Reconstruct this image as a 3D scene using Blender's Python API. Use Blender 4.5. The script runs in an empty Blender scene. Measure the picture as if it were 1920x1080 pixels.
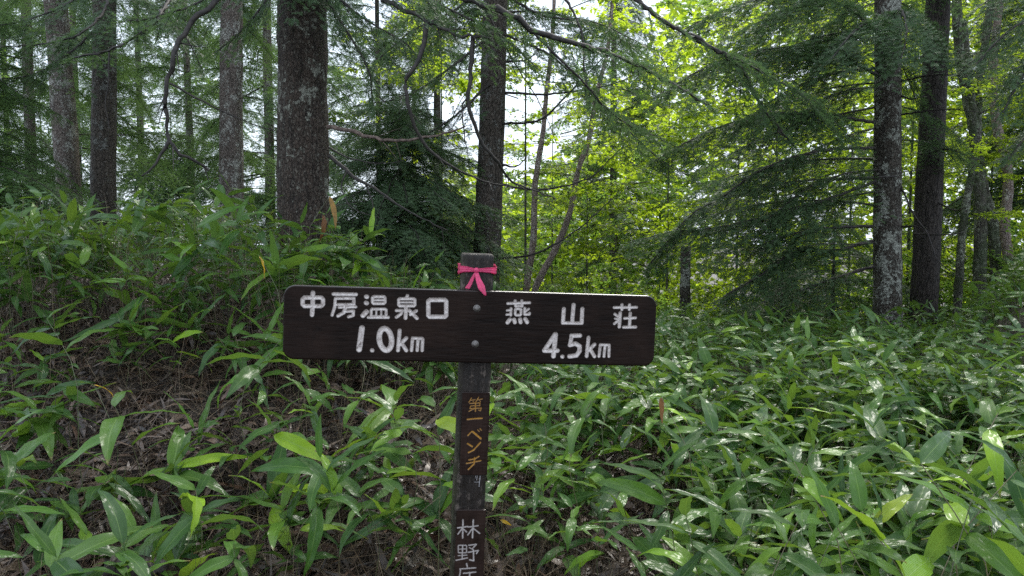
import bpy, math, random
import numpy as np
from mathutils import Vector, Matrix, Euler

RNG = np.random.default_rng(7)
random.seed(7)
R = math.radians
scene = bpy.context.scene
COL = scene.collection

# ------------------------------------------------------------------ camera
FPX, PITCH, CAMZ = 1450.0, R(-4.0), 1.5
cd = bpy.data.cameras.new("camera")
cam = bpy.data.objects.new("camera", cd)
COL.objects.link(cam)
cam.location = (0, 0, CAMZ)
cam.rotation_euler = (R(90) + PITCH, 0, 0)
cd.sensor_width = 36.0
cd.lens = 36.0 * FPX / 1920
cd.clip_start, cd.clip_end = 0.05, 2000
scene.camera = cam

# ------------------------------------------------------------------ sky, sun, exposure
HAZE = 0.0
SUN_EL, SUN_AZ = 52.0, 20.0      # azimuth from +Y towards +X: behind the trees, a little right
world = bpy.data.worlds.new("World")
scene.world = world
world.use_nodes = True
wn, wl = world.node_tree.nodes, world.node_tree.links
wn.clear()
sky = wn.new("ShaderNodeTexSky")
sky.sky_type = 'NISHITA'
sky.sun_disc = False
sky.sun_elevation, sky.sun_rotation = R(SUN_EL), R(SUN_AZ)
sky.air_density, sky.dust_density, sky.ozone_density = 1.2, 3.0, 1.0
bg1 = wn.new("ShaderNodeBackground"); bg1.inputs[1].default_value = 0.06
wl.new(sky.outputs[0], bg1.inputs[0])
bg2 = wn.new("ShaderNodeBackground")            # the overcast layer: an even pale cloud sheet
bg2.inputs[0].default_value = (0.76, 0.86, 1.0, 1); bg2.inputs[1].default_value = 0.66
mx = wn.new("ShaderNodeMixShader"); mx.inputs[0].default_value = 0.82
wo = wn.new("ShaderNodeOutputWorld")
wl.new(bg1.outputs[0], mx.inputs[1]); wl.new(bg2.outputs[0], mx.inputs[2]); wl.new(mx.outputs[0], wo.inputs[0])

sl = bpy.data.lights.new("sun", 'SUN')
sl.energy, sl.angle, sl.color = 1.4, R(22), (1.0, 0.96, 0.88)
sun = bpy.data.objects.new("sun", sl)
COL.objects.link(sun)
sd = Vector((math.sin(R(SUN_AZ)) * math.cos(R(SUN_EL)), math.cos(R(SUN_AZ)) * math.cos(R(SUN_EL)), math.sin(R(SUN_EL))))
sun.rotation_euler = sd.to_track_quat('Z', 'Y').to_euler()
sun.location = (0, 0, 20)

scene.view_settings.view_transform = 'Standard'
scene.view_settings.look = 'None'
scene.view_settings.exposure = 1.6
scene.view_settings.gamma = 1.0
scene.render.engine = 'CYCLES'
cy = scene.cycles
cy.max_bounces, cy.diffuse_bounces, cy.glossy_bounces, cy.transmission_bounces, cy.transparent_max_bounces = 7, 3, 2, 4, 6
cy.sample_clamp_direct, cy.sample_clamp_indirect = 5.0, 3.0
try:
    cy.use_denoising = False
    cy.denoiser = 'OPENIMAGEDENOISE'
except Exception:
    pass

# ------------------------------------------------------------------ helpers
CP, SP = math.cos(PITCH), math.sin(PITCH)
def P(px, py, Y):
    """the point of the place seen at a pixel of the 1920x1080 photograph, Y metres ahead"""
    a, b = (px - 960) / FPX, -(py - 540) / FPX
    fy, fz = CP - b * SP, SP + b * CP
    return Vector((a * Y / fy, Y, CAMZ + fz * Y / fy))
def proj(v):
    x, y, z = v[0], v[1], v[2] - CAMZ
    f, u = y * CP + z * SP, -y * SP + z * CP
    return 960 + FPX * x / f, 540 - FPX * u / f

def mesh_np(name, V, F, mats, fm=None, uv=None, rnd=None, sdf=None, smooth=False):
    V = np.asarray(V, np.float32).reshape(-1, 3)
    F = np.asarray(F, np.int32)
    k = F.shape[1]
    me = bpy.data.meshes.new(name)
    me.vertices.add(len(V)); me.vertices.foreach_set("co", V.ravel())
    me.loops.add(F.size); me.loops.foreach_set("vertex_index", F.ravel())
    me.polygons.add(len(F)); me.polygons.foreach_set("loop_start", np.arange(0, F.size, k, dtype=np.int32))
    for m in mats: me.materials.append(m)
    if fm is not None: me.polygons.foreach_set("material_index", np.asarray(fm, np.int32))
    if smooth: me.polygons.foreach_set("use_smooth", np.ones(len(F), bool))
    if uv is not None:
        l = me.uv_layers.new(name="UVMap"); l.data.foreach_set("uv", np.asarray(uv, np.float32)[F.ravel()].ravel())
    for nm, arr in (("rnd", rnd), ("sdf", sdf)):
        if arr is not None:
            a = me.attributes.new(nm, 'FLOAT', 'POINT'); a.data.foreach_set("value", np.asarray(arr, np.float32))
    me.update(calc_edges=True); me.validate()
    return me
def link(name, me, parent=None, loc=None, mat=None):
    o = bpy.data.objects.new(name, me)
    COL.objects.link(o)
    if parent is not None: o.parent = parent
    if mat is not None: o.matrix_local = mat
    elif loc is not None: o.location = loc
    return o
def tag(o, label=None, cat=None, group=None, kind=None):
    if label: o["label"] = label
    if cat: o["category"] = cat
    if group: o["group"] = group
    if kind: o["kind"] = kind
    return o
def thing(name, label, cat, loc=(0, 0, 0), group=None):
    return tag(link(name, None, loc=loc), label, cat, group)
class MB:
    """gathers quads/tris (tris as degenerate-free triangles) for one mesh"""
    def __init__(s): s.V, s.F, s.M, s.U, s.R, s.n = [], [], [], [], [], 0
    def add(s, V, F, m=0, uv=None, r=None):
        V = np.asarray(V, np.float32).reshape(-1, 3); F = np.asarray(F, np.int64)
        if F.shape[1] == 4: F = np.concatenate([F[:, [0, 1, 2]], F[:, [0, 2, 3]]])
        s.V.append(V); s.F.append(F + s.n); s.M.append(np.full(len(F), m)); s.n += len(V)
        s.U.append(np.zeros((len(V), 2)) if uv is None else np.asarray(uv))
        s.R.append(np.zeros(len(V)) if r is None else np.broadcast_to(np.asarray(r, float), (len(V),)))
    def mesh(s, name, mats, smooth=True):
        return mesh_np(name, np.concatenate(s.V), np.concatenate(s.F), mats, np.concatenate(s.M), np.concatenate(s.U), np.concatenate(s.R), smooth=smooth)
def vnorm(a): return a / np.maximum(np.linalg.norm(a, axis=-1, keepdims=True), 1e-9)
def smooth_poly(pts, n):
    """Catmull-Rom through pts, n samples even in arc length"""
    p = np.asarray([tuple(q) for q in pts], float)
    e = np.vstack([2 * p[0] - p[1], p, 2 * p[-1] - p[-2]])
    out = []
    for i in range(len(p) - 1):
        a, b, c, d = e[i:i + 4]
        t = np.linspace(0, 1, 12, endpoint=False)[:, None]
        out.append(.5 * (2 * b + (c - a) * t + (2 * a - 5 * b + 4 * c - d) * t ** 2 + (3 * b - a - 3 * c + d) * t ** 3))
    out = np.vstack(out + [p[-1:]])
    s = np.r_[0, np.cumsum(np.linalg.norm(np.diff(out, axis=0), axis=1))]
    q = np.linspace(0, s[-1], n)
    return np.stack([np.interp(q, s, out[:, k]) for k in range(3)], 1)
def tube(poly, r0, r1, sides=6, cap=False, rr=None):
    poly = np.asarray(poly, float); n = len(poly)
    T = vnorm(np.gradient(poly, axis=0))
    up = np.array([0, 0, 1.0]) if abs(T[:, 2]).mean() < .8 else np.array([0, 1.0, 0])
    S = vnorm(np.cross(T, up)); N = np.cross(S, T)
    r = np.linspace(r0, r1, n) if rr is None else np.asarray(rr)
    a = np.linspace(0, 2 * np.pi, sides, endpoint=False)
    V = poly[:, None] + r[:, None, None] * (np.cos(a)[None, :, None] * S[:, None] + np.sin(a)[None, :, None] * N[:, None])
    i, j = np.meshgrid(np.arange(n - 1), np.arange(sides), indexing='ij')
    F = np.stack([i * sides + j, i * sides + (j + 1) % sides, (i + 1) * sides + (j + 1) % sides, (i + 1) * sides + j], -1).reshape(-1, 4)
    return V.reshape(-1, 3), F
def vnoise(u, v, pu, seed):
    """value noise, periodic in u with integer period pu"""
    g = np.random.default_rng(seed).random((pu, 512))
    iu, iv = np.floor(u).astype(int), np.floor(v).astype(int)
    fu, fv = u - iu, v - iv
    fu, fv = fu * fu * (3 - 2 * fu), fv * fv * (3 - 2 * fv)
    q = lambda a, b: g[a % pu, b % 512]
    return (q(iu, iv) * (1 - fu) + q(iu + 1, iv) * fu) * (1 - fv) + (q(iu, iv + 1) * (1 - fu) + q(iu + 1, iv + 1) * fu) * fv - .5

# ------------------------------------------------------------------ materials
class NT:
    def __init__(s, name):
        s.m = bpy.data.materials.new(name); s.m.use_nodes = True
        s.t = s.m.node_tree; s.n = s.t.nodes; s.l = s.t.links; s.n.clear()
        s.out = s.n.new("ShaderNodeOutputMaterial")
    def N(s, typ, ins=None, **kw):
        x = s.n.new(typ)
        for k, v in kw.items(): setattr(x, k, v)
        for k, v in (ins or {}).items():
            sk = x.inputs[k]
            if isinstance(v, bpy.types.NodeSocket): s.l.new(v, sk)
            else: sk.default_value = v
        return x
    def math(s, op, a, b=0.0, c=None):
        d = {0: a, 1: b}
        if c is not None: d[2] = c
        return s.N("ShaderNodeMath", d, operation=op).outputs[0]
    def noise(s, vec, scale, detail=4, rough=.55, out=0):
        return s.N("ShaderNodeTexNoise", {"Vector": vec, "Scale": scale, "Detail": detail, "Roughness": rough}).outputs[out]
    def ramp(s, f, stops, interp='LINEAR'):
        x = s.N("ShaderNodeValToRGB", {0: f}); x.color_ramp.interpolation = interp
        e = x.color_ramp.elements
        while len(e) < len(stops): e.new(.5)
        for k, (p, c) in zip(e, stops):
            k.position = p; k.color = (c, c, c, 1) if not hasattr(c, '__len__') else (*c, 1)
        return x.outputs[0]
    def mix(s, f, a, b, blend='MIX'):
        x = s.N("ShaderNodeMix", data_type='RGBA', blend_type=blend)
        for k, v in ((0, f), (6, a), (7, b)):
            if isinstance(v, bpy.types.NodeSocket): s.l.new(v, x.inputs[k])
            else: x.inputs[k].default_value = v if k == 0 else (*v, 1) if len(v) == 3 else v
        return x.outputs[2]
    def mapping(s, vec, scale=(1, 1, 1), loc=(0, 0, 0)):
        return s.N("ShaderNodeMapping", {0: vec, 1: loc, 3: scale}).outputs[0]
    def bump(s, h, strength=.5, dist=.01, normal=None):
        d = {"Strength": strength, "Distance": dist, "Height": h}
        if normal is not None: d["Normal"] = normal
        return s.N("ShaderNodeBump", d).outputs[0]
    def done(s, shader):
        s.l.new(shader, s.out.inputs[0]); return s.m

def mat_bark(name, c_dark, c_mid, c_lichen, lichen, moss=0.0, vert=.28, plate=26.0, wet=.5, lscale=5.0, crackw=.4):
    t = NT(name)
    oc = t.N("ShaderNodeTexCoord").outputs["Object"]
    w = t.N("ShaderNodeObjectInfo").outputs["Random"]
    vec = t.N("ShaderNodeVectorMath", {0: oc, 1: t.N("ShaderNodeCombineXYZ", {0: 0.0, 1: 0.0, 2: t.math('MULTIPLY', w, 40.0)}).outputs[0]}, operation='ADD').outputs[0]
    dist = t.N("ShaderNodeVectorMath", {0: vec, 1: t.N("ShaderNodeVectorMath", {0: t.noise(vec, 9, 3, .5, 1), 3: .05}, operation='SCALE').outputs[0]}, operation='ADD').outputs[0]
    sv = t.mapping(dist, (1, 1, vert))
    crack = t.N("ShaderNodeTexVoronoi", {"Vector": sv, "Scale": plate}, feature='DISTANCE_TO_EDGE').outputs[0]
    crk = t.ramp(crack, [(0.0, 0.0), (.12, 1.0)])
    streak = t.noise(t.mapping(dist, (1, 1, .10)), 26, 5, .7)
    fine = t.noise(t.mapping(vec, (1, 1, .2)), 70, 5, .65)
    broad = t.noise(vec, 3.0, 3)
    col = t.mix(t.ramp(fine, [(.25, 0.0), (.75, 1.0)]), c_dark, c_mid)
    col = t.mix(t.math('MULTIPLY', t.math('SUBTRACT', 1.0, crk), crackw), col, tuple(x * .25 for x in c_dark))
    col = t.mix(t.ramp(streak, [(.34, .75), (.5, 0.0)]), col, tuple(x * .3 for x in c_dark))
    flake = t.ramp(t.noise(t.mapping(vec, (1, 1, .55)), 48, 4, .7), [(.56, 0.0), (.62, .55)])
    col = t.mix(flake, col, tuple(.5 * a + .5 * b_ for a, b_ in zip(c_mid, c_lichen)))
    # lichen: crusty patches of several sizes
    l1 = t.noise(t.mapping(vec, (1, 1, .7)), lscale, 6, .7)
    l2 = t.noise(vec, lscale * 5.5, 4, .7)
    lm = t.math('ADD', t.math('MULTIPLY', l1, .6), t.math('MULTIPLY', l2, .4))
    lo = .62 - .2 * lichen
    lmask = t.ramp(lm, [(lo, 0.0), (lo + .035, 1.0)])
    lcol = t.mix(t.ramp(l2, [(.35, 0.0), (.65, 1.0)]), tuple(x * .6 for x in c_lichen), c_lichen)
    col = t.mix(t.math('MULTIPLY', lmask, .9), col, lcol)
    if moss:
        mm = t.ramp(t.math('ADD', t.math('MULTIPLY', broad, .6), t.math('MULTIPLY', fine, .4)), [(.5 - .12 * moss, 0.0), (.62 - .12 * moss, 1.0)])
        col = t.mix(t.math('MULTIPLY', mm, .8), col, (.035, .055, .018))
    h = t.math('ADD', t.math('ADD', t.math('MULTIPLY', crk, .5), t.math('MULTIPLY', streak, 1.2)), t.math('ADD', t.math('MULTIPLY', fine, .7), t.math('MULTIPLY', lmask, .35)))
    b = t.N("ShaderNodeBsdfPrincipled", {"Base Color": col, "Roughness": t.ramp(fine, [(.3, .45 + .3 * (1 - wet)), (.7, .9)]), "Specular IOR Level": .3, "Normal": t.bump(h, .9, .03)})
    return t.done(b.outputs[0])

def mat_twig(name, c, c2):
    t = NT(name)
    n = t.noise(t.N("ShaderNodeTexCoord").outputs["Object"], 35, 4)
    b = t.N("ShaderNodeBsdfPrincipled", {"Base Color": t.mix(t.ramp(n, [(.35, 0.0), (.65, 1.0)]), c, c2), "Roughness": .7, "Normal": t.bump(n, .5, .004)})
    return t.done(b.outputs[0])

def mat_needle(name, c1, c2, trans=.25, tcol=None):
    t = NT(name)
    r = t.N("ShaderNodeAttribute", attribute_name="rnd").outputs["Fac"]
    o = t.N("ShaderNodeObjectInfo").outputs["Random"]
    f = t.math('FRACT', t.math('ADD', r, t.math('MULTIPLY', o, .35)))
    col = t.mix(f, c1, c2)
    pr = t.N("ShaderNodeBsdfPrincipled", {"Base Color": col, "Roughness": .5, "Specular IOR Level": .22})
    tr = t.N("ShaderNodeBsdfTranslucent", {0: t.mix(.5, col, tcol or c2)})
    return t.done(t.N("ShaderNodeMixShader", {0: trans, 1: pr.outputs[0], 2: tr.outputs[0]}).outputs[0])

def mat_sasa(name):
    t = NT(name)
    uv = t.N("ShaderNodeUVMap").outputs[0]
    r = t.N("ShaderNodeAttribute", attribute_name="rnd").outputs["Fac"]
    oi = t.N("ShaderNodeObjectInfo")
    f = t.math('FRACT', t.math('ADD', r, oi.outputs["Random"]))
    oc = t.N("ShaderNodeTexCoord").outputs["Object"]
    vec = t.N("ShaderNodeVectorMath", {0: oc, 1: t.N("ShaderNodeCombineXYZ", {0: t.math('MULTIPLY', f, 17.0), 1: t.math('MULTIPLY', oi.outputs["Random"], 9.0), 2: 0.0}).outputs[0]}, operation='ADD').outputs[0]
    sx = t.N("ShaderNodeSeparateXYZ", {0: uv})
    u, v = sx.outputs[0], sx.outputs[1]           # u along the blade, v across it
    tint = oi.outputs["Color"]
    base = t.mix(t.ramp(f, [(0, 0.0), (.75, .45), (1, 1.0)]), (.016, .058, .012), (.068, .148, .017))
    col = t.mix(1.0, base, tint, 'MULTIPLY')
    blot = t.noise(vec, 14, 4)
    col = t.mix(t.ramp(blot, [(.5, 0.0), (.75, .45)]), col, t.mix(1.0, col, (1.7, 1.45, .9), 'MULTIPLY'))
    vein = t.math('SINE', t.math('MULTIPLY', v, 95.0))
    mid = t.math('SUBTRACT', 1.0, t.math('MULTIPLY', t.math('ABSOLUTE', t.math('SUBTRACT', v, .5)), 34.0))
    mid = t.math('MAXIMUM', mid, 0.0)
    col = t.mix(t.math('MULTIPLY', mid, .55), col, (.22, .33, .09))
    col = t.mix(t.math('MULTIPLY', t.math('ADD', vein, 1.0), .10), col, (.14, .24, .06))
    tipd = t.math('MULTIPLY', t.ramp(u, [(.9, 0.0), (1.0, 1.0)]), t.ramp(f, [(.55, 0.0), (.6, 1.0)]))
    col = t.mix(tipd, col, (.22, .15, .07))
    geo = t.N("ShaderNodeNewGeometry")
    col = t.mix(t.math('MULTIPLY', geo.outputs["Backfacing"], .5), col, (.11, .19, .06))
    film = t.noise(t.mapping(vec, (.5, 1.1, 1)), 48, 1, .4)
    film2 = t.noise(t.mapping(vec, (.5, 1.6, 1)), 11, 4, .6)
    wet = t.ramp(film2, [(.42, .0), (.56, .62)])
    bp = t.bump(t.math('ADD', t.math('MULTIPLY', vein, .12), t.math('MULTIPLY', blot, .5)), .5, .004)
    bc = t.bump(t.math('MULTIPLY', film, 1.7), .9, .006)
    pr = t.N("ShaderNodeBsdfPrincipled", {"Base Color": col, "Roughness": .5, "Specular IOR Level": .16, "Normal": bp,
             "Coat Weight": wet, "Coat Roughness": .23, "Coat IOR": 1.42, "Coat Normal": bc})
    tr = t.N("ShaderNodeBsdfTranslucent", {0: t.mix(1.0, col, (2.3, 2.1, .9), 'MULTIPLY'), 1: bp})
    return t.done(t.N("ShaderNodeMixShader", {0: .24, 1: pr.outputs[0], 2: tr.outputs[0]}).outputs[0])

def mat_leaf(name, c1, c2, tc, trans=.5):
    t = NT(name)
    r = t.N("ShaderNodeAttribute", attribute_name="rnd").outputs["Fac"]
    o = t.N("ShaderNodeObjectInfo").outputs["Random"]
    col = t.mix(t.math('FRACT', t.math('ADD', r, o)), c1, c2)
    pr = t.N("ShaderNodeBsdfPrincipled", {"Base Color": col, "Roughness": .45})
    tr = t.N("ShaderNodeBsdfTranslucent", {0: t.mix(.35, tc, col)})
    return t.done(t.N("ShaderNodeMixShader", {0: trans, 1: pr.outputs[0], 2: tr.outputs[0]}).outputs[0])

def mat_dry(name, cols, rough=.6, wet=.3):
    t = NT(name)
    r = t.N("ShaderNodeAttribute", attribute_name="rnd").outputs["Fac"]
    oc = t.N("ShaderNodeTexCoord").outputs["Object"]
    n = t.noise(oc, 60, 4)
    k = len(cols) - 1
    col = t.ramp(r, [(i / k, c) for i, c in enumerate(cols)])
    col = t.mix(t.ramp(n, [(.35, .55), (.65, 0.0)]), col, (.03, .022, .016))
    b = t.N("ShaderNodeBsdfPrincipled", {"Base Color": col, "Roughness": rough, "Coat Weight": wet, "Coat Roughness": .25, "Normal": t.bump(n, .5, .004)})
    return t.done(b.outputs[0])

def mat_soil():
    t = NT("forest_soil")
    oc = t.N("ShaderNodeTexCoord").outputs["Object"]
    a, b_, c = t.noise(oc, 2.2, 6), t.noise(oc, 26, 6, .65), t.noise(oc, 130, 4, .7)
    col = t.mix(t.ramp(b_, [(.3, 0.0), (.7, 1.0)]), (.012, .008, .006), (.045, .031, .022))
    col = t.mix(t.ramp(c, [(.55, 0.0), (.75, .7)]), col, (.10, .07, .045))
    col = t.mix(t.ramp(a, [(.5, 0.0), (.7, .4)]), col, (.03, .035, .015))
    h = t.math('ADD', b_, t.math('MULTIPLY', c, .5))
    b = t.N("ShaderNodeBsdfPrincipled", {"Base Color": col, "Roughness": t.ramp(b_, [(.35, .4), (.6, .85)]), "Normal": t.bump(h, .9, .03)})
    return t.done(b.outputs[0])

def mat_board(name, c_wood, c_wood2, paint, vertical=False, worn=.5):
    """dark stained plank; the sdf attribute (metres to the edge of a carved stroke) says where the paint sits"""
    t = NT(name)
    oc = t.N("ShaderNodeTexCoord").outputs["Object"]
    g = t.noise(t.mapping(oc, (18, 60, 3) if vertical else (3, 60, 24)), 4, 6, .65)
    g2 = t.noise(t.mapping(oc, (120, 200, 6) if vertical else (6, 200, 160)), 3, 4, .6)
    br = t.noise(oc, 6, 4)
    col = t.mix(t.ramp(t.math('ADD', t.math('MULTIPLY', g, .6), t.math('MULTIPLY', g2, .4)), [(.36, 0.0), (.66, 1.0)]), c_wood, c_wood2)
    col = t.mix(t.ramp(br, [(.45, 0.0), (.7, .55)]), col, tuple(x * 1.9 for x in c_wood2))
    col = t.mix(t.ramp(t.noise(oc, 22, 5, .7), [(.60, 0.0), (.72, .5)]), col, (.004, .004, .004))
    s = t.N("ShaderNodeAttribute", attribute_name="sdf").outputs["Fac"]
    e = t.math('ADD', s, t.math('MULTIPLY', t.math('SUBTRACT', t.noise(oc, 300, 3), .5), .0016))
    mask = t.ramp(t.math('ADD', t.math('MULTIPLY', e, 500.0), .5), [(.15, 1.0), (.75, 0.0)])
    dirt = t.noise(oc, 140, 5, .75)
    chip = t.ramp(t.math('ADD', t.math('MULTIPLY', dirt, .6), t.math('MULTIPLY', t.noise(oc, 30, 3), .4)), [(.34, .35), (.34 + .14 * worn, 1.0)])
    pc = t.mix(t.ramp(dirt, [(.35, .75), (.62, 0.0)]), paint, tuple(x * y for x, y in zip(paint, (.34, .28, .26))))
    rim = t.ramp(t.math('ADD', t.math('MULTIPLY', s, 250.0), t.math('ADD', .5, t.math('MULTIPLY', dirt, .8))), [(.25, 0.0), (.75, .55)])   # darker uneven band along the edge of the cut
    pc = t.mix(rim, pc, (.10, .075, .06))
    col = t.mix(t.math('MULTIPLY', mask, chip), col, pc)
    rough = t.math('ADD', t.ramp(br, [(.4, .30), (.7, .5)]), t.math('MULTIPLY', mask, .25))
    up = t.ramp(t.N("ShaderNodeSeparateXYZ", {0: t.N("ShaderNodeNewGeometry").outputs["Normal"]}).outputs[2], [(.25, 0.0), (.8, 1.0)])   # water lies on the upward edge
    b = t.N("ShaderNodeBsdfPrincipled", {"Base Color": col, "Roughness": rough, "Coat Weight": up, "Coat Roughness": .12, "Specular IOR Level": .09, "Normal": t.bump(t.math('ADD', g, g2), .35, .003)})
    return t.done(b.outputs[0])

def mat_post():
    t = NT("weathered_post_wood")
    oc = t.N("ShaderNodeTexCoord").outputs["Object"]
    g = t.noise(t.mapping(oc, (45, 45, 2.2)), 3, 6, .7)
    g2 = t.noise(t.mapping(oc, (16, 16, 1.6)), 3, 5, .7)
    n = t.noise(oc, 40, 5, .7)
    sx = t.N("ShaderNodeSeparateXYZ", {0: oc})
    col = t.mix(t.ramp(g, [(.3, 0.0), (.7, 1.0)]), (.005, .0035, .0028), (.028, .020, .015))
    col = t.mix(t.ramp(t.math('ADD', t.math('MULTIPLY', g2, .5), t.math('MULTIPLY', n, .5)), [(.53, 0.0), (.60, .8)]), col, (.15, .12, .10))
    al = t.N("ShaderNodeMix", {2: t.noise(oc, 9, 4), 3: t.noise(oc, 60, 3)}, data_type='FLOAT').outputs[0]
    left = t.ramp(t.math('MULTIPLY', sx.outputs[0], -20.0), [(.55, .0), (.95, .6)])
    col = t.mix(t.math('MULTIPLY', left, t.ramp(al, [(.4, 0.0), (.6, 1.0)])), col, (.05, .055, .018))
    b = t.N("ShaderNodeBsdfPrincipled", {"Base Color": col, "Roughness": t.ramp(n, [(.35, .3), (.65, .75)]), "Specular IOR Level": .35, "Normal": t.bump(t.math('ADD', g, t.math('MULTIPLY', n, .4)), .9, .008)})
    return t.done(b.outputs[0])

def mat_simple(name, col, rough=.5, metal=0.0, spec=.5, trans=0.0, nscale=40.0, var=.35):
    t = NT(name)
    n = t.noise(t.N("ShaderNodeTexCoord").outputs["Object"], nscale, 4, .65)
    c = t.mix(t.ramp(n, [(.35, 0.0), (.65, var)]), col, tuple(x * .35 for x in col))
    b = t.N("ShaderNodeBsdfPrincipled", {"Base Color": c, "Roughness": rough, "Metallic": metal, "Specular IOR Level": spec, "Normal": t.bump(n, .3, .004)}).outputs[0]
    if trans:
        b = t.N("ShaderNodeMixShader", {0: trans, 1: b, 2: t.N("ShaderNodeBsdfTranslucent", {0: c}).outputs[0]}).outputs[0]
    return t.done(b)

M_SOIL = mat_soil()
M_BARK_BIG = mat_bark("fir_bark_dark", (.024, .017, .013), (.10, .072, .055), (.30, .30, .25), .36, moss=0.0, vert=.5, plate=40, lscale=4)
M_BARK_PALE = mat_bark("fir_bark_lichen", (.09, .072, .06), (.25, .20, .17), (.46, .45, .40), .55, moss=0.0, vert=.7, plate=34, wet=.2, lscale=6)
M_BARK_GREY = mat_bark("fir_bark_grey", (.030, .024, .019), (.12, .10, .08), (.42, .43, .37), .56, moss=0.0, vert=.8, plate=26, wet=.3, lscale=4.5)
M_BARK_MID = mat_bark("fir_bark_brown", (.036, .029, .023), (.14, .112, .09), (.24, .24, .22), .42, moss=0.0, vert=.5, plate=30, lscale=6)
M_BARK_BLACK = mat_bark("larch_bark_dark", (.017, .014, .0115), (.075, .060, .051), (.14, .13, .11), .0, vert=.16, plate=30, crackw=.7)
M_BARK_MOSS = mat_bark("mossy_bark", (.040, .036, .028), (.14, .125, .10), (.32, .34, .26), .55, moss=.45, vert=.4, plate=30)
M_BARK_BIRCH = mat_bark("birch_bark", (.17, .12, .10), (.42, .33, .29), (.55, .50, .45), .45, vert=1.8, plate=16, wet=.1)
M_TWIG = mat_twig("branch_wood", (.009, .007, .006), (.036, .028, .023))
M_TWIG_PALE = mat_twig("dry_branch_wood", (.14, .10, .08), (.36, .28, .24))
M_NEEDLE = mat_needle("fir_needles", (.042, .080, .036), (.080, .130, .062), .34, (.20, .34, .10))
M_NEEDLE_LIGHT = mat_needle("brighter_needles", (.05, .10, .032), (.09, .16, .055), .42, (.26, .42, .11))  # lighter green; on the far firs it stands in for missing light
M_SASA = mat_sasa("bamboo_grass_leaf")
M_CULM = mat_dry("bamboo_grass_culm", [(.05, .08, .02), (.12, .13, .05), (.17, .14, .07)], .45)
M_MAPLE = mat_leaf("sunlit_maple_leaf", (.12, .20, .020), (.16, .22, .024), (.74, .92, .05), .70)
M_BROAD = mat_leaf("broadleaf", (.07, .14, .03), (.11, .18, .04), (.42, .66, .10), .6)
M_DRY = mat_dry("dry_leaf", [(.018, .011, .007), (.055, .032, .020), (.10, .060, .038), (.20, .14, .095), (.11, .045, .020)], .5, .35)
M_STALK = mat_dry("dry_stalk", [(.022, .014, .009), (.065, .040, .023), (.14, .09, .048), (.33, .25, .15)], .55, .2)

# ------------------------------------------------------------------ ground
def interp(y, pts):
    return np.interp(y, [p[0] for p in pts], [p[1] for p in pts])
def sstep(a, b, x):
    t = np.clip((x - a) / (b - a), 0, 1); return t * t * (3 - 2 * t)
_GA = np.random.default_rng(3).random((64, 64))
def n2(x, y):
    ix, iy = np.floor(x).astype(int), np.floor(y).astype(int)
    fx, fy = x - ix, y - iy
    fx, fy = fx * fx * (3 - 2 * fx), fy * fy * (3 - 2 * fy)
    g = lambda a, b: _GA[a % 64, b % 64]
    return (g(ix, iy) * (1 - fx) + g(ix + 1, iy) * fx) * (1 - fy) + (g(ix, iy + 1) * (1 - fx) + g(ix + 1, iy + 1) * fx) * fy - .5
LEFT = [(-50, 0), (2.85, 0.0), (3.2, .07), (4, .42), (5, .84), (5.8, 1.03), (7, 1.12), (9, 1.1), (14, .5), (25, -2.5), (60, -7), (900, -9)]
RIGHT = [(-50, 0), (2.85, 0.0), (4, .07), (5.5, .10), (8, 0.0), (12, -.35), (20, -1.1), (60, -4), (900, -9)]
def gh(x, y):
    x, y = np.asarray(x, float), np.asarray(y, float)
    w = sstep(.6, -1.6, x + .06 * (y - 4))
    h = interp(y, LEFT) * w + interp(y, RIGHT) * (1 - w)
    h = h + .75 * sstep(.555, .68, x / np.maximum(y, 1.0)) * sstep(4.5, 8.5, y) * sstep(30, 14, y)
    return h + .05 * n2(x * 2.1, y * 2.1) + .02 * n2(x * 7 + 9, y * 7) * sstep(60, 20, y)
def ghf(x, y): return float(gh(x, y))

g = np.linspace(-1, 1, 241)
gx = np.sign(g) * (np.abs(g) * 9 + np.abs(g) ** 7 * 640)
gyv = np.linspace(0, 1, 241)
gy = -6 + gyv * 24 + gyv ** 7 * 600
X, Y = np.meshgrid(gx, gy, indexing='ij')
Vg = np.stack([X, Y, gh(X, Y)], -1).reshape(-1, 3)
i, j = np.meshgrid(np.arange(240), np.arange(240), indexing='ij')
Fg = np.stack([i * 241 + j, (i + 1) * 241 + j, (i + 1) * 241 + j + 1, i * 241 + j + 1], -1).reshape(-1, 4)
tag(link("ground", mesh_np("ground", Vg, Fg, [M_SOIL], smooth=True)), kind="structure")

# ------------------------------------------------------------------ foliage generators
def needles(mb, O, D, N, L, K, half, mat, rng):
    """flat sprays: along each twig K stations with a pointed needle tuft to either side"""
    O, D, N, L = map(np.asarray, (O, D, N, L))
    n = len(O)
    D = vnorm(D); S = vnorm(np.cross(D, N)); N = np.cross(S, D)
    t = (np.arange(K) + .5) / K
    s = (L / K)[:, None]
    prof = (.55 + .45 * np.sin(np.pi * np.clip(t * .8 + .15, 0, 1)))[None, :]
    VV = []
    for sd in (-1, 1):
        c = O[:, None] + D[:, None] * (L[:, None] * t)[..., None]
        hw = (half * (L / .075) ** .5)[:, None] * prof * rng.uniform(.75, 1.25, (n, K))
        a = c - D[:, None] * (s * .42)[..., None]
        b = c + D[:, None] * (s * .42)[..., None]
        p = c + D[:, None] * (hw * .55)[..., None] + S[:, None] * (sd * hw)[..., None] + N[:, None] * (rng.normal(0, .25, (n, K)) * hw)[..., None]
        VV.append(np.stack([a, b, p], 2))
    V = np.concatenate(VV, 1).reshape(-1, 3)
    F = np.arange(len(V)).reshape(-1, 3)
    r = np.repeat(rng.random(n), 2 * K * 3)
    mb.add(V, F, mat, None, np.clip(r, 0, .64))
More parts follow.
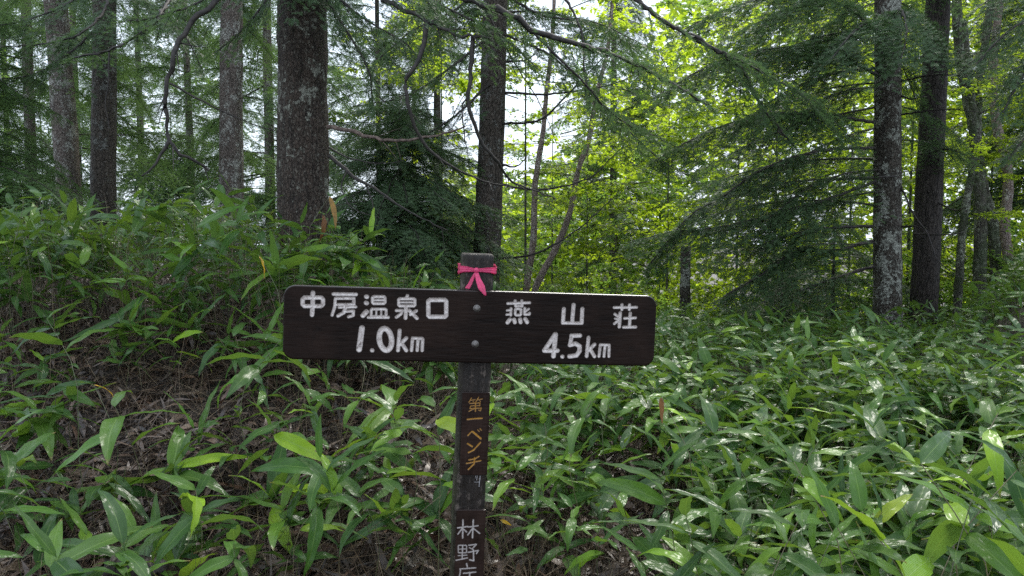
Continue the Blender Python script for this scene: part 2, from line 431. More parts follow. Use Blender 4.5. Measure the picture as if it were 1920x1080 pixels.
def bough_into(mb, poly, rng, spread=.5, t0=.12, step=.07, tw=.035, twl=.075, K=6, half=.013, wr=(.014, .003), droop=.10, skip=.1, wood=True, sides=5):
    poly = np.asarray(poly, float)
    L = np.linalg.norm(np.diff(poly, axis=0), axis=1).sum()
    n = max(6, int(L / step))
    pts = smooth_poly(poly, n)
    T = vnorm(np.gradient(pts, axis=0))
    if wood:
        mb.add(*tube(smooth_poly(poly, max(6, int(L / .12))), wr[0], wr[1], sides), 0)
    O, D, N, LL = [], [], [], []
    for q in range(n):
        t = q / (n - 1)
        if t < t0: continue
        S = np.cross(T[q], (0, 0, 1.0)); S /= max(np.linalg.norm(S), 1e-6)
        U = np.cross(S, T[q])
        env = spread * (.22 + .78 * math.sin(math.pi * min(1, .18 + .80 * (t - t0) / (1 - t0)))) 
        for sd in (-1, 1):
            if rng.random() < skip: continue
            a = R(rng.uniform(42, 68))
            d = T[q] * math.cos(a) + S * sd * math.sin(a) + U * rng.normal(-.22, .26)
            l = env * rng.uniform(.5, 1.15)
            m = max(3, int(l / tw))
            k = (np.arange(m) + .6) / m
            d = d / np.linalg.norm(d)
            line = pts[q] + d * (l * k)[:, None]; line[:, 2] -= droop * l * k * k
            if wood and l > .12:
                mb.add(*tube(np.vstack([pts[q], line[::max(1, m // 3)]]), .0032, .0012, 3), 0)
            s2 = np.cross(d, U); s2 /= max(np.linalg.norm(s2), 1e-6)
            for s3 in (-1, 1):
                aa = np.radians(rng.uniform(38, 62, m))[:, None]
                dd = d * np.cos(aa) + s2 * s3 * np.sin(aa) + rng.normal(0, .10, (m, 3))
                O.append(line + rng.normal(0, .004, (m, 3))); D.append(dd)
                N.append(U + rng.normal(0, .45, (m, 3))); LL.append(twl * (1 - .45 * k) * rng.uniform(.7, 1.2, m))
            O.append(line[-1:]); D.append(d[None]); N.append(U[None]); LL.append(np.array([twl]))
    O.append(pts[-1:]); D.append(T[-1:]); N.append(np.array([[0, 0, 1.0]])); LL.append(np.array([twl]))
    needles(mb, np.concatenate(O), np.concatenate(D), np.concatenate(N), np.concatenate(LL), K, half, 1, rng)

BOUGHS, BOUGHS_L = [], []
for k in range(8):
    rng = np.random.default_rng(100 + k)
    L = 2.0
    x = np.linspace(0, L, 6)
    z = .10 * np.sin(x * 1.2) - rng.uniform(.04, .13) * x ** 2
    y = rng.normal(0, .05, 6).cumsum() * .6; y[0] = 0
    mb = MB()
    bough_into(mb, np.stack([x, y, z], 1), rng, spread=rng.uniform(.5, .75), t0=.10, step=.068, tw=.045, twl=.10, K=5, half=.023, droop=rng.uniform(.35, .8), skip=.04)
    me = mb.mesh("bough", [M_TWIG, M_NEEDLE])
    BOUGHS.append(me)
    m2 = me.copy(); m2.materials[1] = M_NEEDLE_LIGHT; BOUGHS_L.append(m2)

def leaves_into(mb, O, D, N, size, rng, mat=1):
    """one folded leaf per row: 4 triangles"""
    n = len(O)
    D = vnorm(D); S = vnorm(np.cross(D, N)); N = np.cross(S, D)
    s = np.asarray(size)[:, None]
    w = s * rng.uniform(.30, .42, (n, 1))
    base, tip = O, O + D * s - N * s * .12
    l = O + D * s * .42 + S * w + N * s * .08
    r = O + D * s * .42 - S * w + N * s * .08
    m = O + D * s * .5
    V = np.stack([base, l, tip, r, m], 1).reshape(-1, 3)
    b = np.arange(n)[:, None] * 5
    F = np.concatenate([b + [[0, 4, 1]], b + [[1, 4, 2]], b + [[0, 3, 4]], b + [[3, 2, 4]]])
    mb.add(V, F, mat, None, np.repeat(rng.random(n), 5))
def leafy_into(mb, L, rng, nleaf, size, wr=(.012, .003), flat=.35):
    x = np.linspace(0, L, 5)
    poly = np.stack([x, rng.normal(0, .06, 5).cumsum(), .12 * x - .06 * x * x + rng.normal(0, .03, 5)], 1); poly[0] = 0
    mb.add(*tube(smooth_poly(poly, 8), wr[0], wr[1], 5), 0)
    O, D, N = [], [], []
    nsub = max(4, nleaf // 16)
    for q in range(nsub):
        t = rng.uniform(.15, 1)
        p = np.array([np.interp(t * L, x, poly[:, k]) for k in range(3)])
        az = rng.choice([-1, 1]) * rng.uniform(.35, 1.2)
        d = np.array([math.cos(az), math.sin(az), rng.uniform(-.25, .35)])
        l = L * rng.uniform(.18, .42) * (1.15 - .5 * t)
        e = p + d * l
        mb.add(*tube(np.array([p, (p + e) / 2 + [0, 0, .02], e]), .004, .0015, 3), 0)
        m = nleaf // nsub
        k = rng.uniform(.15, 1.05, (m, 1))
        O.append(p + d * l * k + rng.normal(0, .03, (m, 3)) * [1, 1, .5])
        a2 = rng.uniform(0, 6.28, m)
        D.append(np.stack([np.cos(a2) + d[0], np.sin(a2) + d[1], rng.normal(-.25, .3, m)], 1))
        N.append(np.stack([rng.normal(0, flat, m), rng.normal(0, flat, m), np.ones(m)], 1))
    O, D, N = map(np.concatenate, (O, D, N))
    leaves_into(mb, O, D, N, rng.uniform(.7, 1.2, len(O)) * size, rng)
LEAFY_M, LEAFY_B = [], []
for k in range(7):
    rng = np.random.default_rng(300 + k); mb = MB()
    leafy_into(mb, 1.8, rng, 250, .094, flat=.24)
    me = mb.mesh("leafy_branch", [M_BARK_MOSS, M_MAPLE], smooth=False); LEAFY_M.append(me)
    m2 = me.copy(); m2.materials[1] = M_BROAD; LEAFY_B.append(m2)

def orient(p, az, el, s, roll=0.0):
    return Matrix.Translation(p) @ Euler((roll, -el, az), 'XYZ').to_matrix().to_4x4() @ Matrix.Scale(s, 4)

# ------------------------------------------------------------------ mist
hz = NT("mist")
hz.l.new(hz.N("ShaderNodeVolumePrincipled", {"Color": (.90, .95, 1.0, 1), "Density": HAZE, "Anisotropy": .2}).outputs[0], hz.out.inputs[1])
hb = MB()
bx = np.array([(a, b, c) for a in (-700, 700) for b in (-100, 700) for c in (-14, 14)], float)
hb.add(bx, [(0, 1, 3, 2), (4, 6, 7, 5), (0, 4, 5, 1), (2, 3, 7, 6), (0, 2, 6, 4), (1, 5, 7, 3)], 0)
if HAZE > 0: tag(link("haze", hb.mesh("haze", [hz.m], smooth=False)), kind="stuff")

# ------------------------------------------------------------------ trees
def trunk_mesh(base, top_dir, height, r, mat, seed, sides=36, rings=90, flare=.35, curve=None, amp=.10, taper=.035):
    """local coordinates from the foot of the tree"""
    zs = np.linspace(-.3, height, rings)
    u = np.linspace(0, sides, sides, endpoint=False)
    U, Z = np.meshgrid(u, zs)
    rad = r * (1 - taper * np.clip(Z, 0, None)) * (1 + flare * np.exp(-np.clip(Z + .3, 0, None) / .28) * (1 + .5 * np.cos(U / sides * 2 * np.pi * 5 + seed)))
    dn = 1.0 * vnoise(U / sides * 8, Z * 1.3 + 40, 8, seed) + .7 * vnoise(U / sides * 18, Z * 4 + 60, 18, seed + 1) + .5 * vnoise(U / sides * 36, Z * 9 + 80, 36, seed + 2)
    rad = rad * (1 + amp * dn)
    cx, cyy = top_dir[0] * Z, top_dir[1] * Z
    if curve is not None:
        cx = cx + np.interp(Z, curve[0], curve[1])
    a = U / sides * 2 * np.pi
    V = np.stack([cx + rad * np.cos(a), cyy + rad * np.sin(a), Z], -1).reshape(-1, 3)
    i, j = np.meshgrid(np.arange(rings - 1), np.arange(sides), indexing='ij')
    F = np.stack([i * sides + j, i * sides + (j + 1) % sides, (i + 1) * sides + (j + 1) % sides, (i + 1) * sides + j], -1).reshape(-1, 4)
    return mesh_np("trunk", V, F, [mat], smooth=True)

def px_tree(name, label, cat, p_top, p_low, width, Yd, mat, height=9.0, group=None, seed=0, **kw):
    """a trunk through two seen points at distance Yd; returns (root, lean, radius)"""
    a, b = P(*p_top, Yd), P(*p_low, Yd)
    lean = ((a.x - b.x) / (a.z - b.z), kw.pop("lean_y", 0.0))
    x0 = b.x
    for _ in range(4):
        z0 = ghf(x0, Yd); x0 = b.x + lean[0] * (z0 - b.z)
    root = thing(name, label, cat, (x0, Yd, z0), group)
    link("trunk", trunk_mesh(root.location, lean, height, width / FPX * Yd / 2, mat, seed + 11, **kw), root)
    return root, lean
def auto_boughs(root, lean, r, n, z0, z1, rng, meshes=BOUGHS, s=(.7, 1.1), el=(-.35, .15), az=None):
    for k in range(n):
        z = z0 + (z1 - z0) * (k + rng.random()) / n
        a = rng.uniform(0, 2 * math.pi) if az is None else rng.uniform(*az)
        sc = rng.uniform(*s) * (1.15 - .35 * (z - z0) / max(z1 - z0, .1))
        p = Vector((lean[0] * z + .6 * r * math.cos(a), lean[1] * z + .6 * r * math.sin(a), z))
        link("bough", meshes[rng.integers(len(meshes))], root, mat=orient(p, a, rng.uniform(*el), sc, rng.uniform(-.2, .2)))
def branch_part(root, poly_px, r0, r1, name="bare_branch", mat=None, foliage=None, seed=0, sides=6):
    """poly_px: (px, py, Y) points of a branch; foliage = keyword arguments of bough_into"""
    W = np.array([tuple(P(*q) - root.location) for q in poly_px])
    rng = np.random.default_rng(seed)
    mb = MB()
    L = np.linalg.norm(np.diff(W, axis=0), axis=1).sum()
    pts = smooth_poly(W, max(6, int(L / .06)))
    pts[1:-1] += rng.normal(0, .25 * r0, (len(pts) - 2, 3))
    mb.add(*tube(pts, r0, r1, sides), 0)
    if foliage is not None:
        kw = dict(spread=.40, t0=.2, step=.066, tw=.04, twl=.10, K=5, half=.022, droop=.55, skip=.12, wood=True, wr=(r0 * .8, r1 * .8)); kw.update(foliage)
        nm = kw.pop("needle", M_NEEDLE)
        bough_into(mb, W, rng, **kw)
        return link("bough" if name == "bare_branch" else name, mb.mesh("bough", [M_TWIG, nm]), root)
    # small dead side twigs
    for q in range(int(L / .16)):
        i = rng.integers(1, len(pts) - 1)
        d = vnorm(rng.normal(0, 1, 3) + vnorm(pts[i] - pts[i - 1]) * .9)
        l = rng.uniform(.06, .28)
        e = np.array([pts[i], pts[i] + d * l * .5 + [0, 0, -.02], pts[i] + d * l + [0, 0, -.05]])
        mb.add(*tube(e, r0 * .22, .0009, 3), 0)
    return link(name, mb.mesh(name, [mat or M_TWIG]), root)

FIR = "fir_tree"
T = {}
def fir(key, label, top, low, w, Yd, mat, seed, **kw):
    T[key] = px_tree(FIR, label, "tree", top, low, w, Yd, mat, seed=seed, **kw); return T[key]
fir("big", "thick dark fir trunk standing on the bank just above the sign's left half", (566, 0), (569, 350), 97, 7.4, M_BARK_BIG, 1, sides=64, rings=240, amp=.10)
fir("l1", "fir trunk leaning left, speckled with pale lichen, first sturdy one from the left edge", (104, 0), (132, 385), 45, 11, M_BARK_PALE, 2)
fir("l2", "straight fir trunk with dark brown foot right of the leaning lichen-speckled one", (196, 0), (194, 400), 45, 10, M_BARK_MID, 3)
fir("l3", "pale lichen-crusted fir trunk between the hanging bare branch and the thick dark trunk", (434, 0), (434, 320), 45, 11, M_BARK_PALE, 4)
fir("mid", "brown fir trunk rising right behind the top of the signpost", (928, 40), (914, 460), 53, 9.5, M_BARK_MID, 5)
fir("r1", "grey mottled fir trunk covered in lichen flakes, its long boughs sweeping toward the sign", (1665, 0), (1664, 610), 53, 10, M_BARK_GREY, 6, sides=48, rings=150)
T["r2"] = px_tree("larch_tree", "blackish furrowed trunk leaning right, beside the grey mottled trunk", "tree", (1759, 0), (1731, 600), 49, 10.7, M_BARK_BLACK, seed=7, sides=48, rings=150)

# dead branches and boughs drawn from the photograph, each attached to its own trunk
B = T["big"][0]; RR = T["r1"][0]; MM = T["mid"][0]; L2 = T["l2"][0]; L1 = T["l1"][0]; L3 = T["l3"][0]; R2 = T["r2"][0]
DK = dict(spread=.28, skip=.35)
branch_part(B, [(560, -230, 7.35), (480, -70, 6.6), (405, -2, 6.2), (345, 60, 6.1), (318, 130, 6.0), (311, 220, 6.0), (318, 265, 6.0), (350, 292, 6.0), (392, 320, 6.1)], .040, .011, seed=1)
branch_part(B, [(318, 262, 6.0), (292, 308, 5.95), (266, 330, 5.9)], .017, .006, seed=2)
branch_part(B, [(318, 156, 6.0), (400, 200, 6.1), (470, 232, 6.2), (520, 247, 6.3)], .010, .003, seed=3)
branch_part(B, [(332, 80, 6.1), (352, 84, 6.1), (388, 90, 6.2)], .008, .002, seed=4)
branch_part(L3, [(430, -90, 10.9), (370, -60, 9.0), (318, 0, 7.5), (285, 45, 7.0), (215, 90, 7.0), (140, 108, 7.1)], .034, .008, seed=5, foliage=dict(spread=.25, t0=.35, skip=.45))
branch_part(L3, [(307, 12, 7.4), (300, 50, 7.3), (290, 84, 7.3)], .014, .006, seed=6)
branch_part(L3, [(205, 98, 7.0), (203, 160, 7.0), (198, 190, 7.0), (206, 242, 7.0)], .010, .003, seed=7)
branch_part(L2, [(190, -60, 9.9), (200, 8, 9.0), (152, 62, 8.4), (80, 82, 8.3), (-5, 88, 8.4)], .020, .005, seed=8, foliage=dict(spread=.4, t0=.45, skip=.15))
branch_part(B, [(572, -140, 7.3), (650, -50, 6.8), (725, 0, 6.4), (800, 38, 6.2), (860, 66, 6.1), (922, 73, 6.1)], .038, .010, seed=9)
branch_part(B, [(803, 39, 6.2), (787, 108, 6.15), (762, 150, 6.1), (766, 200, 6.1), (790, 262, 6.2), (832, 302, 6.3), (905, 338, 6.5), (960, 352, 6.8)], .021, .005, seed=10)
branch_part(B, [(887, 68, 6.1), (882, 150, 6.1), (878, 182, 6.1), (898, 258, 6.2), (930, 300, 6.3), (960, 340, 6.5), (1040, 372, 6.8)], .021, .005, seed=11)
branch_part(B, [(878, 182, 6.1), (866, 200, 6.1), (872, 260, 6.1), (880, 310, 6.2)], .008, .002, seed=12)
branch_part(B, [(574, -200, 7.3), (720, -90, 6.7), (880, -2, 6.3), (955, 28, 6.2), (1002, 60, 6.2), (1055, 76, 6.2), (1145, 102, 6.3), (1250, 150, 6.6), (1330, 200, 6.9)], .042, .010, seed=13, foliage=dict(spread=.32, t0=.45, skip=.3))
branch_part(B, [(992, 52, 6.2), (1055, 116, 6.2), (1100, 160, 6.3), (1142, 208, 6.4), (1220, 262, 6.8)], .012, .003, seed=14, foliage=dict(spread=.30, t0=.35, skip=.3))
branch_part(B, [(905, 5, 6.3), (960, 110, 6.4), (1010, 190, 6.5), (1040, 260, 6.6)], .009, .002, seed=15)
branch_part(B, [(614, 238, 7.25), (655, 244, 7.1), (700, 258, 7.0), (760, 264, 6.9), (830, 250, 6.9), (872, 237, 6.9)], .022, .008, seed=16, mat=mat_twig("reddish_dead_branch", (.05, .032, .026), (.19, .135, .11)))
branch_part(B, [(616, 276, 7.25), (660, 298, 7.0), (730, 306, 6.9), (772, 292, 6.9)], .010, .002, seed=17)
branch_part(B, [(618, 292, 7.2), (660, 330, 7.0), (700, 352, 6.9), (760, 392, 6.8), (840, 432, 6.8)], .020, .004, seed=18)
branch_part(B, [(684, 342, 6.95), (696, 372, 6.9), (702, 402, 6.85)], .009, .003, seed=19)
branch_part(B, [(650, 322, 7.0), (640, 352, 6.9), (664, 392, 6.8), (720, 410, 6.8)], .008, .002, seed=20)
for q, pl in enumerate([
    [(942, 232, 9.4), (1010, 226, 9.1), (1062, 180, 8.9), (1122, 118, 8.8), (1180, 60, 8.8)],
    [(946, 174, 9.4), (1030, 176, 9.2), (1140, 160, 9.1), (1230, 120, 9.0)],
    [(938, 345, 9.4), (1010, 356, 9.2), (1100, 336, 9.0), (1142, 300, 9.0), (1200, 240, 9.0)],
    [(934, 486, 9.4), (1000, 476, 9.1), (1070, 440, 9.0), (1142, 378, 9.0), (1180, 330, 9.0)],
    [(940, 310, 9.4), (970, 312, 9.2), (990, 290, 9.2)],
    [(950, 116, 9.4), (985, 112, 9.2), (1020, 92, 9.1)]]):
    branch_part(MM, pl, .017, .003, seed=30 + q)
branch_part(MM, [(925, -160, 9.4), (1060, -90, 8.4), (1190, -2, 7.8), (1262, 50, 7.6), (1380, 118, 7.5), (1430, 202, 7.6), (1487, 272, 7.7)], .042, .009, seed=40, foliage=dict(spread=.34, t0=.5, skip=.4))
branch_part(MM, [(1300, 74, 7.6), (1420, 130, 7.6), (1520, 190, 7.8), (1600, 262, 8.0)], .014, .003, seed=41, foliage=dict(spread=.42, t0=.1, skip=.1))
branch_part(MM, [(930, -60, 9.4), (1040, -20, 8.9), (1090, 60, 8.5), (1105, 170, 8.4), (1200, 240, 8.4), (1290, 285, 8.6)], .020, .004, seed=42, foliage=dict(spread=.38, t0=.4, skip=.15))
for q, (own, pl, kw) in enumerate([
    (B, [(566, -120, 7.3), (620, -20, 6.9), (690, 40, 6.7), (760, 80, 6.6), (800, 130, 6.6)], {}),
    (B, [(572, -60, 7.3), (650, 60, 7.0), (690, 130, 6.9), (700, 200, 6.9)], dict(spread=.3)),
    (B, [(566, -160, 7.3), (700, -70, 6.6), (830, 10, 6.3), (930, 60, 6.2), (1010, 130, 6.3)], {}),
    (B, [(560, -160, 7.3), (470, -60, 6.8), (380, 0, 6.5), (300, 30, 6.4), (230, 40, 6.4)], {}),
    (B, [(560, -100, 7.3), (500, 0, 6.9), (450, 60, 6.8), (400, 100, 6.8)], dict(spread=.3)),
    (L2, [(190, -40, 9.9), (120, 10, 9.0), (40, 40, 8.6), (-40, 50, 8.6)], {}),
    (L2, [(192, 40, 9.9), (130, 100, 9.2), (60, 140, 8.9), (-20, 150, 8.8)], {}),
    (L2, [(196, -50, 9.9), (270, 0, 9.2), (340, 60, 9.0), (380, 130, 9.0)], {}),
    (MM, [(930, -40, 9.4), (850, 20, 9.0), (770, 60, 8.8), (690, 130, 8.8)], {}),
    (MM, [(926, 60, 9.4), (840, 130, 9.0), (760, 180, 8.9), (660, 200, 8.8)], {}),
    (MM, [(925, 150, 9.4), (850, 220, 9.0), (770, 270, 8.9), (700, 330, 8.9)], {}),
    (MM, [(930, -20, 9.4), (1020, 30, 9.0), (1110, 40, 8.8), (1220, 90, 8.7)], {}),
    (MM, [(935, 60, 9.4), (1040, 110, 9.0), (1150, 220, 8.8), (1240, 300, 8.8), (1290, 330, 8.8)], {})]):
    branch_part(own, pl, .018, .004, seed=130 + q, foliage=dict(dict(spread=.42, t0=.15, skip=.15), **kw))
# the long boughs of the grey mottled fir, sweeping down to the left
FB = [
    ([(1640, 278, 9.9), (1540, 282, 9.5), (1430, 318, 9.2), (1350, 372, 9.0), (1290, 408, 8.9), (1215, 500, 8.9)], dict(spread=.55, t0=.28)),
    ([(1640, 334, 9.9), (1560, 336, 9.6), (1470, 342, 9.3), (1400, 360, 9.2)], dict(spread=.30, t0=.45, skip=.4)),
    ([(1642, 340, 9.9), (1550, 374, 9.5), (1450, 402, 9.2), (1350, 426, 9.0), (1260, 436, 8.9), (1186, 452, 8.9)], dict(spread=.55, t0=.25)),
    ([(1637, 424, 9.9), (1550, 428, 9.6), (1480, 440, 9.4), (1422, 466, 9.2)], dict(spread=.45, t0=.4)),
    ([(1637, 500, 9.9), (1570, 520, 9.6), (1500, 546, 9.4)], dict(spread=.45, t0=.3)),
    ([(1642, 230, 9.9), (1540, 214, 9.4), (1440, 216, 9.0), (1330, 246, 8.8), (1230, 300, 8.7)], dict(spread=.65, t0=.2)),
    ([(1645, 140, 9.9), (1560, 100, 9.3), (1460, 90, 8.9), (1340, 120, 8.6), (1230, 180, 8.5)], dict(spread=.65, t0=.15)),
    ([(1645, 60, 9.9), (1580, 10, 9.3), (1480, -10, 8.8), (1370, 15, 8.5), (1270, 62, 8.4)], dict(spread=.65, t0=.15)),
    ([(1655, 60, 9.85), (1640, 40, 9.2), (1600, 60, 8.6), (1560, 110, 8.2)], dict(spread=.6, t0=.15)),
    ([(1670, 30, 9.85), (1690, 20, 9.2), (1700, 60, 8.7), (1690, 110, 8.4)], dict(spread=.5, t0=.15)),
    ([(1636, 452, 9.9), (1560, 470, 9.5), (1500, 468, 9.3), (1420, 520, 9.1), (1350, 560, 9.0)], dict(spread=.5, t0=.25)),
]
for q, (pl, kw) in enumerate(FB):
    branch_part(RR, pl, .022, .005, seed=60 + q, foliage={**dict(step=.045, skip=.03, K=5, half=.024, droop=.7), **kw}, sides=6)
for q, pl in enumerate([
    [(1688, 332, 9.9), (1640, 330, 9.6), (1735, 318, 9.4)], [(1690, 152, 9.9), (1740, 142, 9.5), (1790, 140, 9.2), (1850, 146, 9.0)],
    [(1690, 215, 9.9), (1770, 205, 9.4), (1850, 212, 9.0)], [(1690, 180, 9.9), (1710, 186, 9.6), (1735, 180, 9.5)],
    [(1690, 350, 9.9), (1712, 400, 9.5), (1740, 440, 9.2), (1760, 490, 9.1), (1810, 526, 9.0)],
    [(1690, 425, 9.9), (1720, 424, 9.5), (1745, 436, 9.4)],
    [(1640, 455, 9.9), (1585, 458, 9.5), (1530, 456, 9.2)], [(1640, 500, 9.9), (1600, 508, 9.6), (1580, 530, 9.4)]]):
    branch_part(RR, pl, .014, .004, seed=80 + q)
for q, pl in enumerate([
    [(1752, 378, 10.6), (1790, 394, 10.3), (1815, 388, 10.1)], [(1715, 438, 10.5), (1770, 440, 10.2), (1820, 434, 10.0)],
    [(1738, 288, 10.5), (1780, 280, 10.2), (1830, 300, 10.0)], [(1776, 130, 10.6), (1830, 100, 10.3), (1880, 90, 10.1)]]):
    branch_part(R2, pl, .016, .004, seed=95 + q)
# big bough over the top right corner, from a fir standing just outside the frame
RC = px_tree(FIR, "dark fir at the right edge whose drooping boughs hang into the upper right corner", "tree", (2050, 0), (2060, 560), 60, 8.6, M_BARK_MID, seed=17)[0]
for q, (pl, kw) in enumerate([
    ([(2048, 0, 8.5), (1960, 20, 8.1), (1890, 60, 7.8), (1830, 120, 7.6)], dict(spread=.55)),
    ([(2048, 60, 8.5), (1980, 90, 8.1), (1920, 140, 7.8), (1880, 210, 7.7)], dict(spread=.5)),
    ([(2048, -70, 8.5), (1980, -50, 8.1), (1900, -30, 7.8), (1840, 10, 7.6)], dict(spread=.55)),
    ([(2050, 180, 8.5), (1990, 200, 8.2), (1930, 250, 8.0), (1890, 300, 7.9)], dict(spread=.4))]):
    branch_part(RC, pl, .02, .005, seed=110 + q, foliage={**dict(t0=.12, skip=.05, K=6), **kw})
# upper boughs of the near firs, seen along the top of the picture
rg = np.random.default_rng(21)
for key, n, z0, z1 in (("big", 18, 4.0, 8.5), ("l1", 12, 4.2, 8.5), ("l2", 14, 4.0, 8.5), ("l3", 12, 4.2, 8.5), ("mid", 22, 3.9, 8.5), ("r1", 16, 4.6, 8.6)):
    auto_boughs(T[key][0], T[key][1], .2, n, z0, z1, rg, s=(.7, 1.1), az=(-.3, 3.4) if key[0] == "l" else None)
auto_boughs(T["r1"][0], T["r1"][1], .2, 14, 1.9, 5.2, rg, s=(.85, 1.3), el=(-.4, .05), az=(2.5, 3.75))
auto_boughs(T["r1"][0], T["r1"][1], .2, 8, 2.6, 5.2, rg, s=(.5, .9), el=(-.4, .05), az=(-.4, 1.6))
for key, n, z0, z1 in (("l1", 8, 1.3, 4.2), ("l2", 8, 1.6, 4.0), ("l3", 6, 1.4, 4.2)):
    auto_boughs(T[key][0], T[key][1], .2, n, z0, z1, rg, s=(.5, .8), az=(.3, 2.8), meshes=BOUGHS_L)

# young fir between the thick trunk and the post
def small_fir(label, px, low, Yd, h, r, n, rng, meshes, smax, group=None, name=FIR, z0=.25):
    b = P(px, low, Yd); z = ghf(b.x, Yd)
    root = thing(name, label, "tree", (b.x, Yd, z), group)
    link("trunk", trunk_mesh(None, (0, 0), h, r, M_BARK_MID, abs(int(px)) + 5, sides=14, rings=30, taper=.9 / h), root)
    for k in range(n):
        f = (k + rng.random()) / n
        zz = z0 + (h - z0 - .1) * f
        a = k * 2.4 + rng.uniform(-.5, .5)
        sc = smax * (1.05 - .62 * f) * rng.uniform(.75, 1.15)
        link("bough", meshes[rng.integers(len(meshes))], root, mat=orient(Vector((0, 0, zz)), a, rng.uniform(-.35, .12), sc, rng.uniform(-.2, .2)))
    return root
small_fir("young dark green fir in the gap between the thick trunk and the signpost", 752, 470, 9.2, 2.3, .045, 84, rg, BOUGHS, .80)
small_fir("drooping fir at the left edge, its soft pale green sprays hanging over the bamboo grass", -48, 400, 8.6, 3.1, .06, 60, rg, BOUGHS_L, .80)
small_fir("young fir filling the gap left of the grey mottled trunk", 1560, 600, 12.0, 2.3, .045, 24, rg, BOUGHS, .85)
small_fir("small dark fir at the foot of the mottled trunk, half hidden by it", 1465, 590, 11.0, 1.6, .035, 22, rg, BOUGHS, .75)

# firs further back: (px, depth, height, trunk width px, label)
FAR = [
    (62, 17, 9, 22, "slim pale fir trunk far behind, left of the leaning lichen-speckled trunk", 1),
    (366, 19, 9, 15, "thin far fir in the bright gap left of the pale lichen-crusted trunk", 1),
    (508, 16, 9, 20, "far fir whose trunk peeps out at the thick dark trunk's left side", 1),
    (150, 22, 10, 16, "far hazy fir between the leaning trunk and the straight brown-footed one", 1),
    (270, 24, 10, 15, "far hazy fir behind the hanging bare branch", 1),
    (-190, 16, 9, 28, "fir with light green sprays at the far left margin", 1),
    (820, 26, 10, 18, "far fir just left of the brown trunk behind the post", 0),
    (1150, 28, 10, 16, "far dark fir above the right half of the board", 0),
    (1980, 14, 9, 26, "dark fir behind the drooping corner boughs at the right", 0),
    (712, 22, 10, 12, "far dark fir whose boughs cross the gap above the young fir", 0),
    (775, 29, 10, 10, "far pale fir glimpsed over the young fir's right side", 1),
    (590, 31, 12, 14, "farthest hazy fir behind the thick dark trunk", 1),
    (20, 29, 12, 14, "far hazy fir seen between light green sprays at the left edge", 1),
    (440, 30, 12, 14, "far hazy fir directly behind the pale lichen-crusted trunk", 1),
]
for q, (px, Yd, h, w, lab, lt) in enumerate(FAR):
    rg = np.random.default_rng(500 + q)
    b = P(px, 440, Yd); z = ghf(b.x, Yd)
    h = P(px, 0, Yd).z - z + 2.5
    root = thing(FIR, lab, "tree", (b.x, Yd, z), "firs further back in the wood")
    link("trunk", trunk_mesh(None, (rg.normal(0, .012), 0), h, w / FPX * Yd / 2, M_BARK_PALE if lt else M_BARK_MID, q + 40, sides=14, rings=40), root)
    auto_boughs(root, (0, 0), .1, 44 if lt else 60, .8 + max(0, -z), h - .2, rg, BOUGHS_L if lt else BOUGHS, s=(.8, 1.35), el=(-.45, .1))  # lt firs: light put into the colour by brighter needles

# broadleaved trees
def broad(label, px, Yd, h, wpx, meshes, n, seed, mat=M_BARK_MOSS, s=(.7, 1.15), z0=1.0, spread=.8, name="maple_tree", low=560, group=None, curve=None, lean=0.0):
    rng = np.random.default_rng(seed)
    b = P(px, low, Yd); z = ghf(b.x, Yd)
    root = thing(name, label, "tree", (b.x, Yd, z), group)
    link("trunk", trunk_mesh(None, (lean, 0), h, .38 * wpx / FPX * Yd / 2, mat, seed, sides=14, rings=40, taper=.8 / h, curve=curve), root)
    for k in range(n):
        f = (k + rng.random()) / n
        zz = z0 + (h - z0) * f
        a = k * 2.4 + rng.uniform(-.6, .6)
        cx = lean * zz + (np.interp(zz, curve[0], curve[1]) if curve else 0)
        off = spread * rng.random() ** .7 * 1.3
        p = Vector((cx + off * math.cos(a), off * math.sin(a), zz + rng.normal(0, .15)))
        link("leafy_branch", meshes[rng.integers(len(meshes))], root, mat=orient(p, a, rng.uniform(-.25, .35), rng.uniform(*s), rng.uniform(-.4, .4)))
    return root
GB = "broadleaved trees behind the firs"
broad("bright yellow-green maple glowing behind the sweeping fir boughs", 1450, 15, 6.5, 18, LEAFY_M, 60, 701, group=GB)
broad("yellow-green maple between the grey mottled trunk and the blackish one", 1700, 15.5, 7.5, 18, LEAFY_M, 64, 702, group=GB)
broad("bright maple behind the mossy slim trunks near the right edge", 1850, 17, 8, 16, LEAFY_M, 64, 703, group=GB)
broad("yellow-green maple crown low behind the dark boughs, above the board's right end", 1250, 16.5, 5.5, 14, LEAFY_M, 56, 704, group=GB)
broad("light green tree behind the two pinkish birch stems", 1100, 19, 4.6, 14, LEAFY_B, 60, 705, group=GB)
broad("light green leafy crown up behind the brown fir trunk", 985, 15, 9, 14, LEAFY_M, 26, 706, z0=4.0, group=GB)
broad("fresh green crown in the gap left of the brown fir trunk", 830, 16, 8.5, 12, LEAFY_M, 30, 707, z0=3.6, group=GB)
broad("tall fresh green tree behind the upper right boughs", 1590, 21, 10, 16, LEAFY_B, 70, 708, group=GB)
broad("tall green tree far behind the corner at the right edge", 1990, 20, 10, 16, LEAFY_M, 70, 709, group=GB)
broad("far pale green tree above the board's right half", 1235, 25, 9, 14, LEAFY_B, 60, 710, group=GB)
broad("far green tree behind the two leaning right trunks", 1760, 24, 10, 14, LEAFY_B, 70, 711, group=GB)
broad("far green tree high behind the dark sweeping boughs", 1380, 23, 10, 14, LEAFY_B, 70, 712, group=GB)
broad("pale green tree far behind the leaning lichen-speckled trunk", 90, 23, 9, 12, LEAFY_B, 36, 713, z0=3, group=GB)
broad("pale green tree far beyond the bank behind the hanging bare branch", 330, 27, 10, 12, LEAFY_B, 30, 714, z0=3, group=GB)
